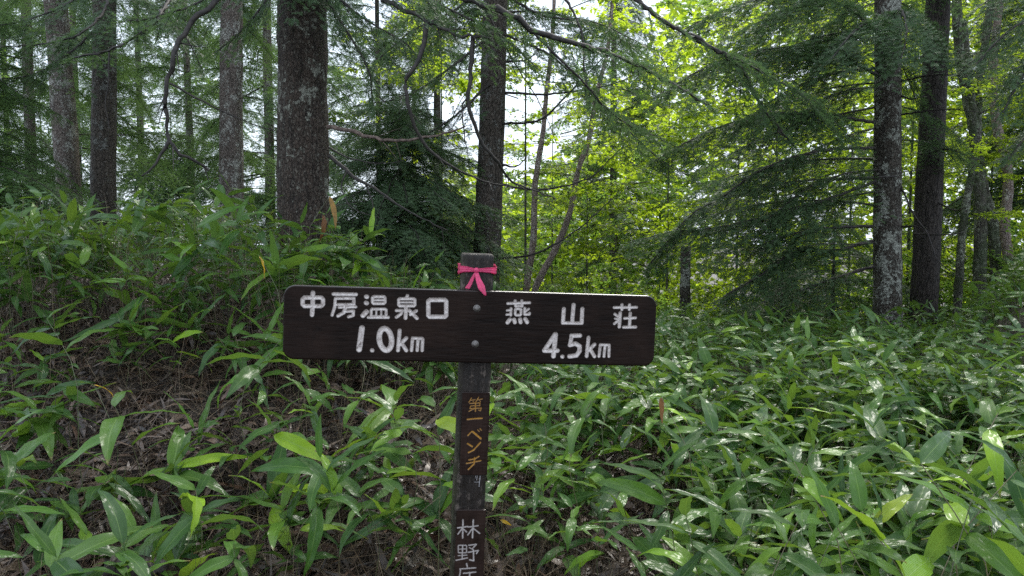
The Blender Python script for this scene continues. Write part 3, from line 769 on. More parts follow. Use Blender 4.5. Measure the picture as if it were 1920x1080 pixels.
broad("loose pale green tree far behind the pinkish birch stems", 1035, 27, 7.6, 12, LEAFY_B, 34, 715, z0=2, group=GB)
# slim mossy trunks and the pale curving birch at the right
def stem(name, label, pts, w0, w1, Yd, mat, leaves=0, seed=0, meshes=LEAFY_M, group=None):
    b = P(*pts[0], Yd); zg = ghf(b.x, Yd)
    root = thing(name, label, "tree", (b.x, Yd, zg), group)
    W = [np.array((0, 0, -.2))] + [np.array(tuple(P(px, py, Yd) - root.location)) for px, py in pts]
    if W[1][2] < 0: W.pop(1)
    poly = smooth_poly(W, 60)
    rng = np.random.default_rng(seed)
    V, F = tube(poly, w0 / FPX * Yd / 2, w1 / FPX * Yd / 2, 12)
    V += rng.normal(0, .03 * w0 / FPX * Yd, V.shape)
    link("trunk", mesh_np("trunk", V, F, [mat], smooth=True), root)
    for k in range(leaves):
        i = rng.integers(25, 60); a = rng.uniform(0, 6.28)
        link("leafy_branch", meshes[k % len(meshes)], root, mat=orient(Vector(poly[i]), a, rng.uniform(-.2, .4), rng.uniform(.4, .8)))
    return root
stem("slim_tree", "slim mossy trunk right of the blackish trunk, straight and dark", [(1836, 560), (1838, 400), (1828, 250), (1800, 100), (1790, -60)], 25, 16, 12.2, M_BARK_MOSS, 14, 1)
stem("slim_tree", "slim mossy stem curving right, right of the straight dark one", [(1868, 540), (1862, 430), (1838, 320), (1832, 200), (1850, 60), (1870, -60)], 22, 12, 12.6, M_BARK_MOSS, 12, 2)
stem("slim_tree", "thin grey stem leaning between the blackish trunk and the mossy ones", [(1796, 560), (1806, 420), (1824, 300), (1822, 180), (1808, 40)], 17, 9, 12.0, M_BARK_MOSS, 8, 3)
stem("birch_tree", "pale birch stem curving near the right edge", [(1897, 530), (1884, 430), (1890, 330), (1868, 230), (1862, 120), (1880, -40)], 21, 12, 12.8, M_BARK_BIRCH, 10, 4)
stem("birch_tree", "pinkish birch stem rising nearly straight behind the board, left of its twin", [(985, 560), (1000, 450), (1004, 340), (1018, 250), (1024, 180), (1034, 90), (1040, -20)], 15, 6, 13, M_BARK_BIRCH, 6, 5)
stem("birch_tree", "pinkish birch stem leaning right behind the board, right of its twin", [(1000, 556), (1040, 470), (1068, 400), (1084, 320), (1104, 262), (1118, 180), (1140, 90), (1150, -20)], 15, 6, 12.8, M_BARK_BIRCH, 8, 6)
# snag with a broken top
b = P(1283, 590, 12.5); root = thing("dead_snag", "grey broken-off snag standing beyond the board's right end", "dead tree", (b.x, 12.5, ghf(b.x, 12.5)))
link("trunk", trunk_mesh(None, (.01, 0), P(1283, 462, 12.5).z - root.location.z, .085, M_BARK_GREY, 77, sides=20, rings=40, amp=.3), root)
# dry pinkish brushwood
rg = np.random.default_rng(61)
for q, (px, lab) in enumerate([(1418, "heap of dry pinkish dead branches under the sweeping fir boughs"), (1500, "loose dead branches lying left of the grey mottled trunk")]):
    b = P(px, 560, 11.5); mb = MB(); z = ghf(b.x, 11.5)
    for k in range(46):
        p = np.array([rg.normal(0, .30), rg.normal(0, .3), rg.uniform(0, .25)])
        d = np.array([rg.normal(0, .6), rg.normal(0, .3), abs(rg.normal(.5, .35))]); l = rg.uniform(.4, 1.1)
        mb.add(*tube(np.array([p, p + d * l * .5 + rg.normal(0, .04, 3), p + d * l]), .014 if k < 8 else .006, .002, 4), 0)
    tag(link("brushwood", mb.mesh("brushwood", [M_TWIG_PALE]), loc=(b.x, 11.5, z)), lab, "brushwood")

# shrubs filling the understorey beyond the bamboo grass
SH = [(1130, 12.5, .8, 1), (1190, 14, .9, 0), (1240, 12, .7, 1), (1310, 13.5, 1.0, 0), (1380, 14, .9, 1), (1600, 14.5, 1.1, 1), (1720, 13.5, .9, 1),
      (1790, 13, 1.0, 1), (1860, 13.6, 1.1, 0), (1930, 12.5, 1.1, 1), (1030, 14.5, .9, 0), (960, 12.5, .8, 1), (870, 13, .9, 1), (1660, 16, 1.2, 1), (1480, 15.5, 1.2, 0)]
SL = ["low", "small", "broad", "loose", "bushy"]
for q, (px, Yd, s, mt) in enumerate(SH):
    rg = np.random.default_rng(800 + q)
    b = P(px, 560, Yd); z = ghf(b.x, Yd)
    near = "behind the brown fir trunk" if px < 950 else "behind the pinkish birch stems" if px < 1100 else "beyond the board's right end" if px < 1350 else "under the sweeping fir boughs" if px < 1640 else "around the leaning blackish trunk" if px < 1800 else "under the mossy slim trunks"
    root = thing("shrub", "%s green shrub %s, %s" % (SL[q % 5], near, ["in front", "further back"][Yd > 13.4] if q != 14 else "deepest in the shade"), "shrub", (b.x, Yd, z), "shrubs beyond the bamboo grass")
    for k in range(14):
        a = k * 2.4
        link("leafy_branch", (LEAFY_B if mt else LEAFY_M)[k % 7], root, mat=orient(Vector((0, 0, rg.uniform(.1, .5))), a, rg.uniform(.1, 1.0), s * rg.uniform(.4, .75), rg.uniform(-.4, .4)))
# far-off wood closing the view on the right: nobody could count its leaves
rg = np.random.default_rng(90); mb = MB()
n = 30000
th = rg.uniform(-.10, .82, n); rd = rg.uniform(30, 44, n)
xx, yy = np.sin(th) * rd, np.cos(th) * rd
top = 3.6 + 11.5 * sstep(.05, .30, th) + 3 * n2(th * 14, rd * .2)
zz = -3 + rg.random(n) ** .8 * (top + 3)
cl = np.stack([xx, yy, zz], 1) + 0
cl += .8 * np.stack([n2(cl[:, 0] * .8, cl[:, 2] * .8), n2(cl[:, 1] * .8 + 7, cl[:, 2]), n2(cl[:, 0] + 3, cl[:, 1] * .9)], 1)
leaves_into(mb, cl, rg.normal(0, 1, (n, 3)) * [1, 1, .5], np.stack([rg.normal(0, .6, n), rg.normal(-.4, .6, n), np.ones(n)], 1), rg.uniform(.28, .6, n), rg, 0)
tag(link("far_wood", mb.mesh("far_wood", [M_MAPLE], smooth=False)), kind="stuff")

# ------------------------------------------------------------------ bamboo grass
def blade(L, W, arch, fold, twist, segs=11, across=4, seed=0):
    rng = np.random.default_rng(seed)
    t = np.linspace(0, 1, segs + 1)
    w = np.sin(np.pi * np.clip(t, 0, 1) ** .68) ** .8 * (1 - .25 * t)
    w = np.where(t < .06, t / .06 * .35 * w.max() + .04, w); w[-1] = .004; w = w / w.max() * W / 2
    ang = -arch * t ** 1.3 * 1.5
    ds = L / segs
    x = np.r_[0, np.cumsum(np.cos(ang[:-1]) * ds)]; z = np.r_[0, np.cumsum(np.sin(ang[:-1]) * ds)]
    yb = .06 * L * np.sin(t * 2.2) * rng.normal(0, .6)
    V, UV = [], []
    for a in range(across + 1):
        c = (a / across - .5) * 2
        tw = twist * t
        lat = c * w
        hz = fold * abs(c) * w - .10 * (c ** 2) * w + .003 * np.sin(t * 17 + a * 1.3 + seed) * (abs(c))
        # lateral / normal frame
        nx, nz = -np.sin(ang), np.cos(ang)
        ly = np.cos(tw) * lat - np.sin(tw) * hz
        ln = np.sin(tw) * lat + np.cos(tw) * hz
        V.append(np.stack([x + nx * ln, yb + ly, z + nz * ln], 1)); UV.append(np.stack([t, np.full_like(t, a / across)], 1))
    V = np.concatenate(V); UV = np.concatenate(UV)
    i, j = np.meshgrid(np.arange(across), np.arange(segs), indexing='ij'); s = segs + 1
    F = np.stack([i * s + j, i * s + j + 1, (i + 1) * s + j + 1, (i + 1) * s + j], -1).reshape(-1, 4)
    return V, F, UV
BL = []
for k in range(12):
    rng = np.random.default_rng(40 + k)
    BL.append(blade(.20 * rng.uniform(.85, 1.15), .045 * rng.uniform(.75, 1.25), rng.uniform(.15, .85), rng.uniform(.08, .4), rng.uniform(-.6, .6), seed=k))
BLADE = [mesh_np("leaf", V, F, [M_SASA], uv=UV, smooth=True) for V, F, UV in BL]
BL2 = []
for k in range(8):
    rng = np.random.default_rng(140 + k)
    BL2.append(blade(.20 * rng.uniform(.85, 1.15), .045 * rng.uniform(.75, 1.25), rng.uniform(.2, .9), rng.uniform(.1, .4), rng.uniform(-.6, .6), segs=6, across=2, seed=k))
CULM = []
for k in range(5):
    rng = np.random.default_rng(60 + k)
    poly = smooth_poly([(0, 0, -.06), (rng.normal(0, .01), rng.normal(0, .01), .3), (rng.normal(0, .04), rng.normal(0, .04), .7), (rng.normal(0, .07), rng.normal(0, .07), 1)], 9)
    V, F = tube(poly, .0026, .0014, 5)
    CULM.append((mesh_np("culm", V, F, [M_CULM], rnd=np.full(len(V), rng.random()), smooth=True), poly))

def plant_layout(rng, h, nl, size, bright):
    """culm index, lean, list of leaf (mesh, local matrix parts, tint)"""
    ci = int(rng.integers(5)); out = []
    poly = CULM[ci][1]
    a0 = rng.uniform(0, 6.28)
    for k in range(nl):
        f = 1 - .24 * (k / max(nl - 1, 1)) * rng.uniform(.5, 1.2)
        i = f * 8; i0 = min(int(i), 7)
        p = poly[i0] * (1 - (i - i0)) + poly[i0 + 1] * (i - i0)
        p = Vector((p[0] * h, p[1] * h, p[2] * h))
        az = a0 + k * 2.5 + rng.uniform(-.5, .5)
        el = rng.choice([rng.uniform(.7, 1.25), rng.uniform(.1, .6), rng.uniform(-.5, .1)], p=[.10, .50, .40]) if k else rng.uniform(.3, 1.1)
        s = size * rng.uniform(.75, 1.15) * (.75 + .25 * (k > 0))
        q = rng.random()
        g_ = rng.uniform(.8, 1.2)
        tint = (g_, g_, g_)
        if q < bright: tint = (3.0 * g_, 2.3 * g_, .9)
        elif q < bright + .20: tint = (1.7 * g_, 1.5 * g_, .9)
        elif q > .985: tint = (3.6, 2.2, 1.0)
        out.append((p, az, el, s, rng.uniform(-.6, .6), tint))
    return ci, out
SIGN_BOXES = [(515, 462, 1250, 705), (832, 460, 930, 1090)]
def in_sign(px, py, m=0):
    return any(a - m <= px <= c + m and b - m <= py <= d + m for a, b, c, d in SIGN_BOXES)
def zone(px, py, Yd):
    if px < 860:
        if py < 470: return ("on the crest below the thick trunk" if px > 470 else "on the crest below the leaning trunks" if px < 230 else "on the crest below the hanging branch")
        if py < 690 and px < 535: return "on the bank left of the board" if px > 260 else "on the bank at the left edge"
        if py < 700: return "behind the board's left half"
        if py < 880: return "under the board's left end" if px > 430 else "midway down the bank at left"
        return "left of the signpost's foot" if px > 640 else "bottom left by the dark log" if px < 330 else "at the bottom between log and post"
    if py < 700 and px < 1230: return "behind the board's right half"
    if px < 1160: return "just right of the name plates" if py < 880 else "at the bottom right of the post"
    if py < 700: return "far across before the mottled trunk" if px < 1700 else "far across by the right edge"
    if py < 850: return "below the board's right corner" if px < 1450 else "mid-thicket toward the right" if px < 1700 else "mid-thicket at the right edge"
    return "in front below the board's right end" if px < 1400 else "in front at the lower right" if px < 1680 else "in the lower right corner"

PLANTS = []     # (x, y, h, nleaves, size, brightness)
rg = np.random.default_rng(2024)
# plants placed from the photograph: (px, py of the leaf fan, depth, leaves, size, bright)
HAND = [
    (300, 745, 3.3, 5, 1.25, .30), (605, 600, 3.6, 5, 1.1, .2), (445, 630, 3.4, 6, 1.15, .1), (150, 590, 3.5, 5, 1.1, .05),
    (350, 930, 2.7, 6, 1.1, .35), (530, 920, 2.7, 5, 1.0, .3), (750, 790, 3.0, 6, 1.15, .2), (820, 740, 3.0, 5, 1.0, .05), (555, 780, 3.2, 5, 1.0, .05),
    (100, 800, 3.0, 6, 1.15, .1), (60, 880, 2.8, 6, 1.1, .1), (640, 850, 2.9, 6, 1.05, .2), (700, 930, 2.8, 5, .9, .1), (30, 1000, 2.4, 5, 1.0, .05),
    (415, 1010, 2.5, 6, .95, .1), (180, 1010, 2.5, 5, .95, .05), (980, 850, 2.75, 5, 1.05, .6), (950, 980, 2.6, 4, .9, .1), (1080, 950, 2.7, 5, .9, .1), (1180, 960, 2.5, 6, .95, .05),
    (1290, 860, 2.5, 7, 1.1, .15), (1400, 800, 2.6, 6, 1.1, .1), (1560, 880, 2.1, 6, 1.15, .1), (1640, 980, 1.75, 6, 1.15, .2), (1750, 990, 1.6, 4, 1.2, .7), (1480, 960, 1.9, 6, 1.0, .25),
    (1840, 860, 1.9, 6, 1.15, .1), (1890, 960, 1.7, 5, 1.1, .2), (1350, 1000, 2.2, 6, .9, .1), (1250, 1040, 2.2, 5, .85, .1), (1540, 1050, 1.8, 5, .95, .3), (1820, 780, 2.3, 6, 1.1, .1), (1700, 850, 2.1, 6, 1.1, .15),
    (1100, 760, 3.2, 6, 1.05, .1), (1010, 720, 3.4, 6, 1.0, .05), (1190, 720, 3.3, 6, 1.0, .1), (960, 730, 3.3, 5, .95, .05),
    (620, 400, 5.6, 5, 1.1, .05), (490, 380, 5.5, 6, 1.2, .25), (380, 350, 5.6, 6, 1.2, .3), (330, 380, 5.4, 6, 1.1, .2), (230, 400, 5.6, 6, 1.1, .2), (70, 420, 5.6, 6, 1.1, .15), (150, 400, 5.8, 6, 1.1, .15), (560, 420, 5.3, 6, 1.1, .2),
    (1545, 640, 4.6, 5, 1.1, .5), (1480, 600, 5.4, 5, 1.1, .5), (1600, 625, 5.0, 6, 1.1, .6), (1390, 600, 5.6, 6, 1.1, .4),
]
for px, py, Yd, nl, sz, br in HAND:
    w = P(px, py, Yd); z = ghf(w.x, Yd)
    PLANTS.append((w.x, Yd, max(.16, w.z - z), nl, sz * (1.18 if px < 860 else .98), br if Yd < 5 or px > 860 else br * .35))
def far_enough(x, y, dmin):
    return all((x - p[0]) ** 2 + (y - p[1]) ** 2 > dmin * dmin for p in PLANTS)
tries = 0
def density(x, y, px):
    """chance that a spot carries a plant"""
    if px < 860:
        crest = float(sstep(4.6, 5.3, y))
        return (.62 if n2(np.array(x * 1.3 + 5), np.array(y * 1.3)) > -.08 else .14) * (1 - crest) + crest
    if px < 1260: return .13 if y < 3.2 else .75
    return 1.0
while len(PLANTS) < 300 and tries < 20000:
    tries += 1
    u = rg.random()
    px = rg.uniform(-60, 1990); Yd = 1.7 + (3.8 if px < 860 else 2.7) * rg.random() ** .8
    x = (px - 960) / FPX * Yd
    if px < 1180 and Yd < 2.45: continue
    if px < 1350 and Yd < 1.95: continue
    if px < 880 and Yd < 3.0 and 360 < px: continue
    if rg.random() > density(x, Yd, px): continue
    if not far_enough(x, Yd, .11): continue
    left = px < 860
    crest = Yd > 4.7
    h = rg.uniform(.18, .42) if left and not crest else rg.uniform(.30, .82) if left else rg.uniform(.22, .5) if px < 1200 else rg.uniform(.42, .74)
    PLANTS.append((x, Yd, h, int(rg.integers(4, 9)), rg.uniform(.9, 1.4) * (1.15 if left else .84), .10 if left and not crest else .18))
SIZE = lambda h: "short" if h < .33 else "knee-high" if h < .55 else "tall"
NUMW = {3: "three", 4: "four", 5: "five", 6: "six", 7: "seven", 8: "eight"}
seen_labels = {}
n_leaf = 0
for q, (x, y, h, nl, sz, br) in enumerate(PLANTS):
    rng = np.random.default_rng(5000 + q)
    ci, lv = plant_layout(rng, h, nl, sz, br)
    z = ghf(x, y)
    rot = Euler((rng.normal(0, .10), rng.normal(0, .10), 0))
    keep = []
    for (p, az, el, s, roll, tint) in lv:
        m = orient(p, az, el, s, roll)
        if y < 2.6:                                   # a leaf that would cover the lettering is left off
            w0 = Vector((x, y, z)) + rot.to_matrix() @ m.translation
            w1 = Vector((x, y, z)) + rot.to_matrix() @ (m @ Vector((.2, 0, -.05)))
            if any(in_sign(*proj(w0.lerp(w1, f))) for f in (0, .5, 1)) and y < 2.2: continue
        keep.append((m, tint))
    if not keep: continue
    topz = z + h
    ppx, ppy = proj((x, y, topz))
    zn = zone(ppx, ppy, y)
    nb = sum(1 for _, t in keep if t[0] > 2.2)
    tone = "dark green" if nb == 0 and sum(t[0] for _, t in keep) / len(keep) < 1.12 else "mid green" if nb == 0 else "mixed green" if nb * 2 < len(keep) else "yellow-green"
    lab = "%s bamboo, %s %s leaves, %s" % (SIZE(h), NUMW.get(len(keep), "few"), tone, zn)
    seen_labels.setdefault(lab, [])
    root = thing("dwarf_bamboo", lab, "dwarf bamboo", (x, y, z), "bamboo grass on the left bank" if ppx < 860 else "bamboo grass of the right thicket")
    seen_labels[lab].append((ppx, root))
    root.rotation_euler = rot
    c = link("culm", CULM[ci][0], root); c.scale = (h, h, h) if h > .5 else (1, 1, h)
    if h <= .5: c.scale = (h, h, h)
    for m, tint in keep:
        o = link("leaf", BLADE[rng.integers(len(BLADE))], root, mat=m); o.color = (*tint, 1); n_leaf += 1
ORD = ["leftmost", "second from left", "third from left", "fourth from left", "fifth from left", "sixth from left", "seventh from left"]
for lab, lst in seen_labels.items():
    if len(lst) > 1:
        lst.sort(key=lambda q: q[0])
        for k, (_, o) in enumerate(lst):
            o["label"] = lab + ", " + ("rightmost" if k == len(lst) - 1 else ORD[min(k, 6)])
print("plants", len(PLANTS), "leaves", n_leaf)

# the rest of the bamboo grass: past the individuals, one object
def far_grass(name, spots, rng, leaves=6):
    mb = MB()
    for x, y, h in spots:
        z = ghf(x, y)
        a0 = rng.uniform(0, 6.28); r_ = rng.random()
        mb.add(*tube(np.array([(x, y, z - .03), (x + rng.normal(0, .03), y, z + h * .6), (x + rng.normal(0, .06), y, z + h)]), .0028, .0015, 3), 1, None, rng.random())
        for k in range(leaves):
            V, F, UV = BL2[rng.integers(8)]
            hh = h * (1 - .4 * k / leaves)
            el = rng.uniform(.1, 1.0) if k < 1 else rng.uniform(-.65, .5)
            m = orient(Vector((x, y, z + hh)), a0 + k * 2.5 + rng.uniform(-.4, .4), el, rng.uniform(.62, 1.12), rng.uniform(-.6, .6))
            M3 = np.array(m)
            mb.add(V @ M3[:3, :3].T + M3[:3, 3], F, 0, UV, rng.random())
    return tag(link(name, mb.mesh(name, [M_SASA, M_CULM])), kind="stuff")
rg = np.random.default_rng(77); sp = []
while len(sp) < 2300:
    Yd = 4.0 + 10.0 * rg.random() ** 1.2; px = rg.uniform(900, 2400); x = (px - 960) / FPX * Yd
    if px < 1000 and Yd < 5: continue
    sp.append((x, Yd, rg.uniform(.40, .72)))
far_grass("far_bamboo_grass", sp, rg)
sp = []
while len(sp) < 600:
    Yd = 4.7 + 3.6 * rg.random(); px = rg.uniform(-140, 920); x = (px - 960) / FPX * Yd
    cl = float(n2(np.array(x * 1.6 + 20), np.array(Yd * 1.6))) + .5
    if rg.random() > .35 + cl: continue
    sp.append((x, Yd, rg.uniform(.25, .55) * (.45 + 1.3 * cl) * (.7 if px > 640 else 1)))
far_grass("crest_bamboo_grass", sp, rg)
sp = []
while len(sp) < 520:
    Yd = 2.3 + 2.2 * rg.random(); px = rg.uniform(1240, 2300); x = (px - 960) / FPX * Yd
    if Yd < 2.6 and px < 1450: continue
    sp.append((x, Yd, rg.uniform(.2, .5)))
far_grass("understorey_bamboo_grass", sp, rg, 5)

sp = []
while len(sp) < 90:
    Yd = 3.0 + 2.0 * rg.random(); px = rg.uniform(-80, 1150); x = (px - 960) / FPX * Yd
    sp.append((x, Yd, rg.uniform(.15, .42)))
far_grass("bank_bamboo_grass", sp, rg, 5)

# ------------------------------------------------------------------ litter
rg = np.random.default_rng(11)
def spots_view(n, y0, y1, px0, px1, pw=.8):
    Yd = y0 + (y1 - y0) * rg.random(n) ** pw
    px = rg.uniform(px0, px1, n)
    return (px - 960) / FPX * Yd, Yd
mb = MB()
x, y = spots_view(24000, 1.9, 7.0, -80, 1560)
for k in range(24000):
    if y[k] < 2.98 and abs(x[k] / y[k] + .21) < .16 and rg.random() < .75: continue
    L, W = rg.uniform(.05, .20), .006 + .028 * rg.random() ** 1.6
    z = ghf(x[k], y[k]) + .004 + rg.random() ** 3 * .035
    az, tl, rl = rg.uniform(0, 6.28), rg.normal(0, .28), rg.normal(0, .5)
    if x[k] < 0 and y[k] > 3: tl += .25 * math.sin(az)
    t = np.array([0, .3, .7, 1.0]); w = np.array([.15, .9, .8, .04]) * W / 2
    bend = rg.normal(0, .5)
    c = np.stack([t * L, bend * .15 * L * t * t, rg.uniform(-.25, .25) * L * np.sin(t * 3)], 1)
    V = np.concatenate([c + [0, 1, .35] * w[:, None], c - [0, 1, -.35] * w[:, None]])
    M3 = np.array(orient(Vector((x[k], y[k], z)), az, tl, 1.0, rl))
    V = V @ M3[:3, :3].T + M3[:3, 3]
    F = [(0, 1, 5, 4), (1, 2, 6, 5), (2, 3, 7, 6)]
    mb.add(V, F, 0, None, rg.random())
x, y = spots_view(1100, 2.2, 5.6, -80, 1350)
for k in range(1100):
    V, F, UV = BL2[rg.integers(8)]
    M3 = np.array(orient(Vector((x[k], y[k], ghf(x[k], y[k]) + .015)), rg.uniform(0, 6.28), rg.normal(.25, .2), rg.uniform(.5, 1.15), rg.normal(0, .6)))
    mb.add(V @ M3[:3, :3].T + M3[:3, 3], F, 0, UV, rg.random())
tag(link("leaf_litter", mb.mesh("leaf_litter", [M_DRY])), kind="stuff")
mb = MB()
x, y = spots_view(16000, 2.0, 6.2, -80, 1900)
for k in range(16000):
    if y[k] < 2.98 and abs(x[k] / y[k] + .21) < .16 and rg.random() < .75: continue
    L = rg.uniform(.08, .5) * (1 if x[k] < .2 else .8)
    z = ghf(x[k], y[k]) + rg.random() ** 2 * .07
    az = rg.uniform(0, 6.28); el = rg.normal(.12, .22) if rg.random() < .8 else rg.uniform(.6, 1.4)
    if x[k] < 0 and y[k] > 3: el += .3 * math.sin(az)
    if x[k] < 0 and 4.5 < y[k] < 6.2 and rg.random() < .16: el, L = rg.uniform(1.0, 1.55), rg.uniform(.3, .75)
    if 0 < x[k] / y[k] + .03 < .22 and y[k] < 3.6 and rg.random() < .4: el, L = rg.uniform(.9, 1.5), rg.uniform(.12, .35)
    d = np.array([math.cos(az) * math.cos(el), math.sin(az) * math.cos(el), math.sin(el)])
    p = np.array([x[k], y[k], z])
    mb.add(*tube(np.array([p, p + d * L * .5 + rg.normal(0, .012, 3), p + d * L]), rg.uniform(.0008, .0022), .0006, 3), 0, None, rg.random())
tag(link("dead_stalks", mb.mesh("dead_stalks", [M_STALK])), kind="stuff")
# small stones of the trail edge
mb = MB()
M_STONE = mat_dry("trail_stone", [(.06, .05, .045), (.14, .12, .10), (.22, .19, .17)], .5, .4)
x, y = spots_view(800, 2.4, 3.15, 400, 900)
ico = np.array([(0, 0, 1), (.9, 0, .4), (.28, .85, .4), (-.72, .53, .4), (-.72, -.53, .4), (.28, -.85, .4), (.7, .5, -.5), (-.28, .85, -.5), (-.9, 0, -.5), (-.28, -.85, -.5), (.7, -.5, -.5), (0, 0, -1)], float)
icf = [(0, 1, 2), (0, 2, 3), (0, 3, 4), (0, 4, 5), (0, 5, 1), (1, 6, 2), (2, 7, 3), (3, 8, 4), (4, 9, 5), (5, 10, 1), (6, 7, 2), (7, 8, 3), (8, 9, 4), (9, 10, 5), (10, 6, 1), (11, 7, 6), (11, 8, 7), (11, 9, 8), (11, 10, 9), (11, 6, 10)]
for k in range(800):
    s = .006 + .022 * rg.random() ** 3
    V = ico * s * rg.uniform(.6, 1.2, (12, 3)) * [1.2, 1, .6] + [x[k], y[k], ghf(x[k], y[k]) + .003]
    mb.add(V, icf, 0, None, rg.random())
tag(link("trail_gravel", mb.mesh("trail_gravel", [M_STONE], smooth=False)), kind="stuff")
# rotten dark log at the bottom left
a, b = P(196, 1066, 2.75), P(312, 1070, 2.8)
poly = smooth_poly([a, (a + b) / 2 + Vector((0, 0, .008)), b], 24)
V, F = tube(poly, .045, .038, 16)
V += rg.normal(0, .0035, V.shape)
V[:16] = V[:16] * .6 + V[:16].mean(0) * .4; V[-16:] = V[-16:] * .6 + V[-16:].mean(0) * .4
c = V.mean(0)
V = np.vstack([V, V[:16].mean(0), V[-16:].mean(0)]); nv = len(V)
F = np.concatenate([np.concatenate([F[:, [0, 1, 2]], F[:, [0, 2, 3]]]), [(nv - 2, (k + 1) % 16, k) for k in range(16)], [(nv - 1, nv - 18 + k, nv - 18 + (k + 1) % 16) for k in range(16)]])
tag(link("fallen_log", mesh_np("fallen_log", V - c, F, [mat_simple("rotten_wood", (.025, .018, .014), .6)], smooth=True), loc=c), "short dark rotten log lying in the litter at the bottom left", "log")

# single coloured leaves that stand out
def lone_leaf(label, px, py, Yd, az, el, s, mat, mesh=3, name="fallen_leaf", cat="leaf", roll=0.0):
    me = BLADE[mesh].copy(); me.materials[0] = mat
    o = link(name, me, mat=orient(P(px, py, Yd), az, el, s, roll)); return tag(o, label, cat)
def hung_leaf(label, px, py, Yd, az, el, s, mat, mesh, roll=0.0):
    p = P(px, py, Yd); ci = abs(int(px)) % 5; poly = CULM[ci][1]
    x, y = p.x, Yd
    for _ in range(5):
        h = max(.12, p.z - ghf(x, y)); x, y = p.x - poly[-1][0] * h, Yd - poly[-1][1] * h
    root = thing("dwarf_bamboo", label, "dwarf bamboo", (x, y, ghf(x, y)))
    c = link("culm", CULM[ci][0], root); c.scale = (h, h, h)
    me = BLADE[mesh].copy(); me.materials[0] = mat
    link("leaf", me, root, mat=orient(Vector(poly[-1]) * h, az, el, s, roll))
    me = BLADE[(mesh + 4) % 12]
    o = link("leaf", me, root, mat=orient(Vector(poly[-1]) * h, az + 2.6, .3, s * .8, .3)); o.color = (1.1, 1.0, .9, 1)
M_YEL = mat_simple("yellow_leaf", (.55, .33, .02), .4, trans=.3, var=.3)
M_ORA = mat_simple("orange_leaf", (.36, .19, .03), .45, trans=.3, var=.8)
lone_leaf("small bright yellow fallen leaf on the litter right of the post", 938, 975, 2.75, .3, -.5, .24, M_YEL, 1, roll=1.0)
hung_leaf("bamboo stalk with a drooping orange-yellow leaf below the thick dark trunk", 618, 368, 5.4, -.9, -1.25, 1.15, M_ORA, 3)
hung_leaf("bamboo stalk with a withered brown leaf below the orange-yellow one", 606, 402, 5.4, -.6, -1.4, 1.0, mat_simple("brown_leaf", (.20, .085, .03), .5, trans=.2), 5)
hung_leaf("bamboo stalk with a narrow yellow leaf hanging above the board's left end", 486, 480, 4.4, -.2, -1.1, .75, M_YEL, 4)
hung_leaf("bamboo stalk with a dry orange-tan leaf below the board's right corner", 1240, 745, 3.0, 1.2, -1.0, .6, mat_simple("tan_leaf", (.26, .13, .06), .5, trans=.2), 6)
hung_leaf("bamboo stalk with a small yellow leaf on the left bank", 176, 722, 3.3, .4, -.3, .5, M_YEL, 2)

# ------------------------------------------------------------------ the signpost
YAW, ROLL = R(6.5), R(2.2)
A = P(893, 612, 2.13)
RM = (Matrix.Rotation(YAW, 4, 'Z') @ Matrix.Rotation(ROLL, 4, 'Y'))
HB = A.z / math.cos(ROLL) + .02
base = A + RM @ Vector((0, 0, -HB))
sign = thing("trail_sign", "dark brown wooden trail signpost with white carved Japanese lettering and distances", "sign", base)
sign.rotation_euler = RM.to_euler()
SM = Matrix.Translation(base) @ RM
SMI = SM.inverted()
def to_plane(px, py, yl):
    """pixel -> local (x, z) on the sign's plane y = yl"""
    o = SMI @ Vector((0, 0, CAMZ)); d = (SMI.to_3x3() @ (P(px, py, 1.0) - Vector((0, 0, CAMZ))))
    t = (yl - o.y) / d.y
    q = o + d * t
    return q.x, q.z
def crop(ox, oy, sc): return lambda x, y: (ox + x / sc, oy + y / sc)
def ell(cx, cy_, rx, ry, sl=0.0, n=20):
    return [(cx + rx * math.cos(a) + sl * -math.sin(a) * ry, cy_ + ry * math.sin(a)) for a in np.linspace(0, 2 * math.pi, n + 1)]
def box(x0, y0, x1, y1, r=10): return [(x0 + r, y0), (x1 - r, y0), (x1, y0 + r), (x1, y1 - r), (x1 - r, y1), (x0 + r, y1), (x0, y1 - r), (x0, y0 + r), (x0 + r, y0)]
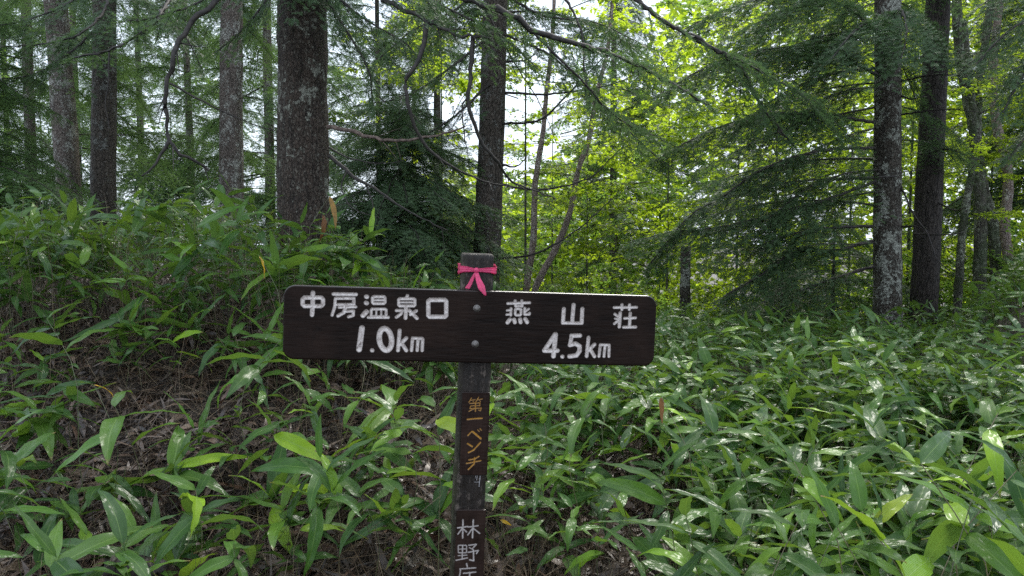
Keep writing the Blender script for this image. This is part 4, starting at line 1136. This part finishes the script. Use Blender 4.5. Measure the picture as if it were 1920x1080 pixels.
C1 = [  # strokes in the pixels of an enlarged view of the board's left half: (width, points)
    (34, box(213, 440, 385, 512, 16)), (36, [(300, 400), (298, 500), (293, 585)]),
    (30, [(474, 410), (664, 413)]), (26, [(492, 446), (645, 446)]), (26, [(645, 446), (646, 498)]), (24, [(492, 499), (645, 497)]), (26, [(490, 447), (484, 520), (462, 588)]),
    (24, [(520, 522), (662, 518)]), (24, [(566, 503), (566, 520)]), (28, [(575, 528), (560, 568), (512, 595)]), (26, [(560, 556), (642, 553), (640, 590), (602, 602)]),
    (36, [(750, 432), (756, 434)]), (36, [(748, 484), (754, 487)]), (40, [(752, 560), (722, 592)]), (26, box(803, 432, 908, 490, 10)), (20, [(803, 461), (908, 461)]),
    (24, box(792, 537, 918, 600, 8)), (18, [(836, 540), (834, 595)]), (18, [(876, 540), (876, 595)]), (26, [(768, 606), (936, 607)]),
    (28, [(1097, 424), (1090, 446)]), (26, box(1024, 450, 1160, 510, 8)), (18, [(1024, 480), (1160, 480)]), (32, [(1086, 512), (1082, 612)]),
    (26, [(1004, 549), (1052, 549), (1044, 578), (1004, 606)]), (28, [(1172, 552), (1124, 582)]), (30, [(1112, 548), (1178, 614)]),
    (36, box(1274, 460, 1425, 602, 12)),
    (46, [(714, 698), (690, 878)]), (34, [(799, 885), (801, 886)]), (44, ell(912, 793, 52, 92, -.10)),
    (32, [(1032, 718), (1018, 885)]), (32, [(1088, 782), (1036, 836)]), (32, [(1050, 826), (1088, 886)]),
    (28, [(1142, 782), (1132, 886)]), (28, [(1188, 785), (1180, 886)]), (28, [(1226, 790), (1222, 886)]), (26, [(1142, 782), (1222, 785)]),
]
C2 = [
    (24, [(414, 490), (600, 483)]), (26, [(477, 468), (482, 512)]), (26, [(534, 468), (534, 512)]), (20, [(482, 511), (536, 510)]),
    (20, [(408, 548), (442, 546)]), (20, [(404, 584), (442, 580)]), (24, [(442, 532), (440, 588)]), (24, box(478, 534, 526, 588, 8)),
    (24, [(558, 530), (557, 582), (596, 581), (598, 572)]), (20, [(592, 536), (564, 556)]),
    (34, [(432, 626), (412, 650)]), (34, [(468, 626), (474, 648)]), (34, [(518, 624), (523, 648)]), (34, [(562, 620), (578, 648)]),
    (34, [(970, 502), (958, 645)]), (34, [(888, 536), (880, 652)]), (28, [(880, 654), (1040, 656)]), (34, [(1044, 536), (1038, 652)]),
    (24, [(1312, 524), (1502, 522)]), (26, [(1378, 500), (1378, 540)]), (26, [(1442, 500), (1440, 540)]),
    (30, [(1364, 570), (1360, 618), (1356, 686)]), (24, [(1318, 580), (1344, 598)]), (24, [(1346, 634), (1314, 660)]), (18, [(1320, 618), (1360, 622)]),
    (28, [(1448, 572), (1442, 682)]), (24, [(1400, 615), (1492, 611)]), (26, [(1392, 690), (1494, 688)]),
    (38, [(815, 750), (724, 885)]), (38, [(724, 888), (834, 888)]), (40, [(818, 752), (800, 934)]), (34, [(874, 938), (876, 939)]),
    (36, [(952, 762), (1024, 760)]), (34, [(954, 764), (940, 838)]), (38, [(940, 840), (985, 828), (1020, 850), (1020, 892), (994, 928), (935, 936)]),
    (32, [(1096, 778), (1080, 934)]), (32, [(1146, 836), (1098, 884)]), (32, [(1110, 876), (1146, 936)]),
    (26, [(1196, 840), (1184, 936)]), (26, [(1236, 844), (1226, 936)]), (26, [(1270, 842), (1268, 936)]), (24, [(1196, 838), (1268, 840)]),
]
C3 = [
    (6, [(281, 178), (268, 200)]), (5, [(274, 190), (299, 187)]), (5, [(287, 190), (291, 199)]), (6, [(317, 175), (305, 195)]), (5, [(310, 188), (336, 184)]), (5, [(322, 188), (326, 197)]),
    (6, [(272, 206), (324, 203)]), (6, [(324, 203), (322, 218)]), (5, [(278, 218), (324, 217)]), (6, [(278, 218), (273, 232)]), (6, [(273, 232), (330, 229), (326, 243), (318, 240)]), (7, [(301, 200), (301, 246)]), (6, [(298, 230), (268, 246)]),
    (9, [(260, 287), (300, 283), (334, 281)]),
    (8, [(263, 368), (284, 347), (292, 352)]), (11, [(288, 350), (328, 384)]), (6, [(313, 340), (320, 348)]), (6, [(324, 334), (331, 342)]),
    (10, [(262, 410), (284, 424)]), (9, [(266, 455), (292, 442), (326, 404)]),
    (8, [(268, 492), (300, 486), (318, 474)]), (8, [(256, 510), (328, 496)]), (9, [(297, 482), (294, 512), (265, 540)]),
]
C4 = [
    (8, [(211, 836), (262, 829)]), (9, [(238, 796), (236, 886)]), (8, [(234, 838), (212, 868)]), (8, [(240, 842), (256, 857)]),
    (8, [(264, 832), (314, 825)]), (9, [(290, 796), (286, 886)]), (8, [(286, 838), (262, 872)]), (8, [(290, 838), (322, 864)]),
    (7, box(214, 924, 256, 962, 3)), (6, [(214, 944), (256, 942)]), (8, [(236, 924), (234, 994)]), (6, [(213, 977), (258, 974)]), (8, [(203, 1000), (260, 988)]),
    (8, [(268, 924), (306, 919), (286, 940)]), (7, [(270, 936), (292, 948)]), (8, [(264, 960), (316, 950), (306, 966)]), (9, [(291, 950), (292, 1002), (272, 998)]),
    (9, [(256, 1018), (260, 1034)]), (8, [(222, 1044), (302, 1038)]), (8, [(226, 1044), (222, 1074), (206, 1112)]), (8, [(240, 1066), (302, 1060)]), (9, [(272, 1062), (271, 1110), (254, 1104)]),
]
def segs_of(strokes, cf, yl, k):
    """k: metres per crop pixel -> list of (x0,z0,x1,z1,radius)"""
    out = []
    for w, pts in strokes:
        q = [to_plane(*cf(*p), yl) for p in pts]
        out += [(*q[i], *q[i + 1], w * k / 2) for i in range(len(q) - 1)]
    return np.array(out)
def sdf_of(S, x, z):
    d = np.full(x.shape, 1.0)
    for x0, z0, x1, z1, r in S:
        dx, dz = x1 - x0, z1 - z0
        t = np.clip(((x - x0) * dx + (z - z0) * dz) / max(dx * dx + dz * dz, 1e-12), 0, 1)
        d = np.minimum(d, np.hypot(x - x0 - t * dx, z - z0 - t * dz) - r)
    return d
def plank(name, x0, x1, z0, z1, yf, yb, rc, cell, S, mat, depth, chamf=.004, warp=0.0):
    """a board from x0..x1, z0..z1; its front face at yf carries the carved strokes S as real grooves"""
    nx, nz = int((x1 - x0) / cell) + 1, int((z1 - z0) / cell) + 1
    xs, zs = np.linspace(x0, x1, nx), np.linspace(z0, z1, nz)
    X, Z = np.meshgrid(xs, zs, indexing='ij')
    # squeeze the rectangle's corners into quarter circles
    cx, cz = (x0 + x1) / 2, (z0 + z1) / 2; hx, hz = (x1 - x0) / 2, (z1 - z0) / 2
    px, pz = np.abs(X - cx), np.abs(Z - cz)
    ex, ez = px - (hx - rc), pz - (hz - rc)
    cm = (ex > 0) & (ez > 0)
    m = np.maximum(ex, ez); hyp = np.hypot(ex, ez)
    sc = np.where(cm & (hyp > 1e-9), m / np.maximum(hyp, 1e-9), 1)
    X = np.where(cm, cx + np.sign(X - cx) * (hx - rc + ex * sc), X)
    Z = np.where(cm, cz + np.sign(Z - cz) * (hz - rc + ez * sc), Z)
    ex, ez = np.abs(X - cx) - (hx - rc), np.abs(Z - cz) - (hz - rc)
    edge = rc - np.where((ex > 0) & (ez > 0), np.hypot(ex, ez), np.maximum(ex, ez))
    sd = sdf_of(S, X, Z)
    yy = yf + chamf * np.clip(1 - edge / chamf, 0, 1) ** 2 * .8
    yy = yy + np.clip(-sd * 1.1, 0, depth)
    yy = yy + .0005 * vnoise(np.abs(X) * 30 + 3, np.abs(Z) * 200, 64, 9) + warp * ((X - cx) / hx) ** 2
    V = np.stack([X, yy, Z], -1).reshape(-1, 3)
    i, j = np.meshgrid(np.arange(nx - 1), np.arange(nz - 1), indexing='ij')
    F = np.stack([i * nz + j, (i + 1) * nz + j, (i + 1) * nz + j + 1, i * nz + j + 1], -1).reshape(-1, 4)
    rim = [a * nz for a in range(nx)] + [(nx - 1) * nz + b for b in range(1, nz)] + [a * nz + nz - 1 for a in range(nx - 2, -1, -1)] + [b for b in range(nz - 2, 0, -1)]
    n0 = len(V); rim = np.array(rim); B1 = V[rim].copy(); B1[:, 1] = yb + warp
    V = np.vstack([V, B1, [[cx, yb + warp, cz]]]); k = len(rim)
    F2 = np.stack([rim, n0 + np.arange(k), n0 + (np.arange(k) + 1) % k, np.roll(rim, -1)], -1)
    F3 = np.stack([np.full(k, n0 + k), n0 + (np.arange(k) + 1) % k, n0 + np.arange(k), n0 + np.arange(k)], -1)
    Ft = np.concatenate([F[:, [0, 1, 2]], F[:, [0, 2, 3]], F2[:, [0, 1, 2]], F2[:, [0, 2, 3]], F3[:, :3]])
    sdv = np.r_[sd.ravel(), np.full(k + 1, 1.0)]
    return link(name, mesh_np(name, V, Ft, [mat], sdf=sdv, smooth=False), sign)

KP = 2.13 / FPX        # metres per photograph pixel at the sign
YF = -.030
S = np.vstack([segs_of(C1, crop(520, 460, 4.5), YF, 1.05 * KP / 4.5), segs_of(C2, crop(860, 460, 4.5), YF, 1.05 * KP / 4.5)])
bl, br_ = to_plane(531, 600, YF)[0], to_plane(1229, 625, YF)[0]
zt = (to_plane(700, 537, YF)[1] + to_plane(1100, 553, YF)[1]) / 2
zb = (to_plane(700, 675, YF)[1] + to_plane(1100, 686, YF)[1]) / 2
M_BOARD = mat_board("stained_board", (.0052, .0032, .0025), (.015, .0085, .0062), (.74, .68, .64))
board = plank("board", bl, br_, zb, zt, YF, -.001, .030, .0016, S, M_BOARD, .0055)
# post
pw = .045
M_POST = mat_post()
ptop = to_plane(895, 476, 0)[1]
zs = np.linspace(-.25, ptop, 260)
sq = []
for k in range(48):
    a = 2 * math.pi * k / 48
    c_, s_ = math.cos(a), math.sin(a); e_ = 9
    r_ = (abs(c_) ** e_ + abs(s_) ** e_) ** (-1 / e_)
    sq.append((c_ * r_ * pw, s_ * r_ * pw))
sq = np.array(sq)
U, Zp = np.meshgrid(np.arange(48), zs)
dn = .0028 * vnoise(U / 48 * 30, Zp * 5, 30, 5) + .0016 * vnoise(U / 48 * 48, Zp * 30, 48, 6)
topf = np.where(Zp > ptop - .006, 1 - (Zp - ptop + .006) / .006 * .08, 1)
V = np.stack([sq[U, 0] * topf * (1 + dn / pw), .0455 + sq[U, 1] * topf * (1 + dn / pw), Zp], -1)
V[..., 0] += .0015 * np.sin(Zp * 7)
V[..., 1] = np.maximum(V[..., 1], .0006)
V = V.reshape(-1, 3); n0 = len(V); nz = len(zs)
i, j = np.meshgrid(np.arange(nz - 1), np.arange(48), indexing='ij')
F = np.stack([i * 48 + j, i * 48 + (j + 1) % 48, (i + 1) * 48 + (j + 1) % 48, (i + 1) * 48 + j], -1).reshape(-1, 4)
V = np.vstack([V, [[0, .0455, ptop + .0008]]])
Ft = np.concatenate([F[:, [0, 1, 2]], F[:, [0, 2, 3]], [(n0, (nz - 1) * 48 + k, (nz - 1) * 48 + (k + 1) % 48) for k in range(48)]])
link("post", mesh_np("post", V, Ft, [M_POST], smooth=True), sign)
# two name plates on the post
S3 = segs_of(C3, crop(780, 680, 2.7), -.008, KP / 2.7)
x0, z1 = to_plane(866, 735, -.008); x1, z0 = to_plane(914, 891, -.008)
M_PLATE = mat_board("name_plate_wood", (.012, .007, .0055), (.030, .017, .013), (.55, .27, .03), True, .4)
o = plank("name_plate", x0 + .002, x1 - .001, z0, z1, -.008, 0.0, .003, .0009, S3, M_PLATE, .0012, .0015)
o["label"] = "upper name plate with yellow brush lettering"
S4 = segs_of(C4, crop(780, 680, 2.7), -.008, KP / 2.7)
x0, z1 = to_plane(857, 956, -.008); x1, z0 = to_plane(904, 1136, -.008)
M_PLATE2 = mat_board("name_plate_wood_white", (.011, .007, .0055), (.027, .016, .0125), (.62, .58, .56), True, .5)
o = plank("name_plate", x0 - .001, x1 + .001, z0, z1, -.008, 0.0, .003, .0009, S4, M_PLATE2, .0012, .0015)
o["label"] = "lower name plate with white brush lettering"
# bolts
def dome_bolt(px, py):
    x, z = to_plane(px, py, YF)
    mb = MB()
    n = 20; a = np.linspace(0, 2 * math.pi, n, endpoint=False)
    prof = [(.0100, .0004), (.0100, -.0010), (.0070, -.0012), (.0066, -.0036), (.0052, -.0050), (.003, -.0056)]
    V = np.concatenate([np.stack([r * np.cos(a), np.full(n, yy), r * np.sin(a)], 1) for r, yy in prof] + [np.array([[0, -.0058, 0]])])
    F = [(i * n + j, i * n + (j + 1) % n, (i + 1) * n + (j + 1) % n, (i + 1) * n + j) for i in range(5) for j in range(n)]
    mb.add(V, F, 0); mb.add(V[-n - 1:], [(n, j, (j + 1) % n) for j in range(n)], 0)
    return link("bolt", mb.mesh("bolt", [M_BOLT]), sign, (x, YF + .0005, z))
M_BOLT = mat_simple("galvanised_bolt", (.22, .20, .185), .45, .7, nscale=200, var=.6)
dome_bolt(894, 578); dome_bolt(891, 645)
# white paint mark left on the bare wood between the plates
MK = [(3.6, [(303, 572), (297, 606), (320, 604)]), (3.6, [(325, 571), (319, 628)]), (3, [(310, 572), (306, 596)])]
mb = MB()
for w, pts in MK:
    q = [to_plane(780 + a / 2.7, 680 + b_ / 2.7, -.0005) for a, b_ in pts]
    mb.add(*tube(np.array([(x, -.0002, z) for x, z in q]), w * KP / 2.7 * .9, w * KP / 2.7 * .5, 5), 0)
link("paint_mark", mb.mesh("paint_mark", [mat_simple("old_white_paint", (.42, .40, .40), .7, nscale=300, var=.8)]), sign)

# pink tape tied in a bow round the post top
M_TAPE = mat_simple("pink_tape", (.86, .085, .235), .38, trans=.35, nscale=90, var=.25)
M_TAPE2 = M_TAPE
kx, kz = to_plane(893, 507, -.010)
bow = thing("ribbon_bow", "bright pink plastic tape tied in a bow round the top of the signpost", "ribbon", SM @ Vector((kx, -.010, kz)))
bow.rotation_euler = RM.to_euler()
def strip(name, centres, widths, wdir, pleat=0.0, n=24, seed=0):
    """a ribbon through centres (local), half widths along wdir, with fine pleats and thickness"""
    rng = np.random.default_rng(seed)
    c = smooth_poly(centres, n); w = np.interp(np.linspace(0, 1, n), np.linspace(0, 1, len(widths)), widths)
    wd = np.array([np.interp(np.linspace(0, 1, n), np.linspace(0, 1, len(wdir)), [q[k] for q in wdir]) for k in range(3)]).T
    wd = vnorm(wd); Tn = vnorm(np.gradient(c, axis=0)); Nn = vnorm(np.cross(Tn, wd))
    m = 9; V = []
    for a in range(m):
        f = a / (m - 1) * 2 - 1
        V.append(c + wd * (w * f)[:, None] + Nn * (pleat * math.sin(a * 2.1 + seed) + .0004 * rng.normal(size=n))[:, None] if np.isscalar(pleat) else 0)
    V = np.concatenate(V)
    i, j = np.meshgrid(np.arange(m - 1), np.arange(n - 1), indexing='ij')
    F = np.stack([i * n + j, i * n + j + 1, (i + 1) * n + j + 1, (i + 1) * n + j], -1).reshape(-1, 4)
    o = link(name, mesh_np(name, V, F, [M_TAPE], smooth=True), bow)
    md = o.modifiers.new("thickness", 'SOLIDIFY'); md.thickness = .0006; md.offset = 0
    return o
k2 = .0465
lx, rx_ = -k2 - kx, k2 - kx
strip("band", [(0, -.001, 0), (-.018, .002, .0015), (lx * .75, .0065, .002), (lx - .003, .011, .001), (lx - .004, .055, .0), (lx - .001, .103, -.001), (0 - kx, .1065, 0), (rx_ + .001, .103, .001), (rx_ + .004, .055, .001), (rx_ + .003, .011, .0), (rx_ * .75, .0065, .001), (.018, .002, .001), (0, -.001, 0)],
      [.0045, .0085, .012, .0155, .0155, .015, .015, .015, .0145, .012, .010, .007, .0045], [(0, 0, 1)] * 13, .0012, 90, 1)
strip("tail", [(0, -.002, -.003), (-.008, -.006, -.018), (-.016, -.009, -.036), (-.024, -.012, -.050)], [.0040, .006, .0062, .0064], [(1, .1, .3), (1, .2, .35), (1, .1, .2), (1, 0, -.2)], .0006, 20, 2)
strip("tail", [(0, -.002, -.003), (.005, -.012, -.022), (.014, -.024, -.044), (.026, -.030, -.066)], [.0042, .0075, .0095, .0022], [(1, .2, .15), (1, .3, .25), (1, .0, .45), (1, -.2, .6)], .0007, 20, 3)
a = np.linspace(0, math.pi, 9); bq = np.linspace(0, 2 * math.pi, 16, endpoint=False)
V = np.array([(.0078 * math.sin(p) * math.cos(q), -.002 - .0055 * math.sin(p) * math.sin(q), .0075 * math.cos(p)) for p in a for q in bq])
V += np.random.default_rng(4).normal(0, .0005, V.shape)
F = np.array([(i * 16 + j, i * 16 + (j + 1) % 16, (i + 1) * 16 + (j + 1) % 16, (i + 1) * 16 + j) for i in range(8) for j in range(16)])
link("knot", mesh_np("knot", V, np.concatenate([F[:, [0, 1, 2]], F[:, [0, 2, 3]]]), [M_TAPE], smooth=True), bow)
bpy.context.view_layer.update()
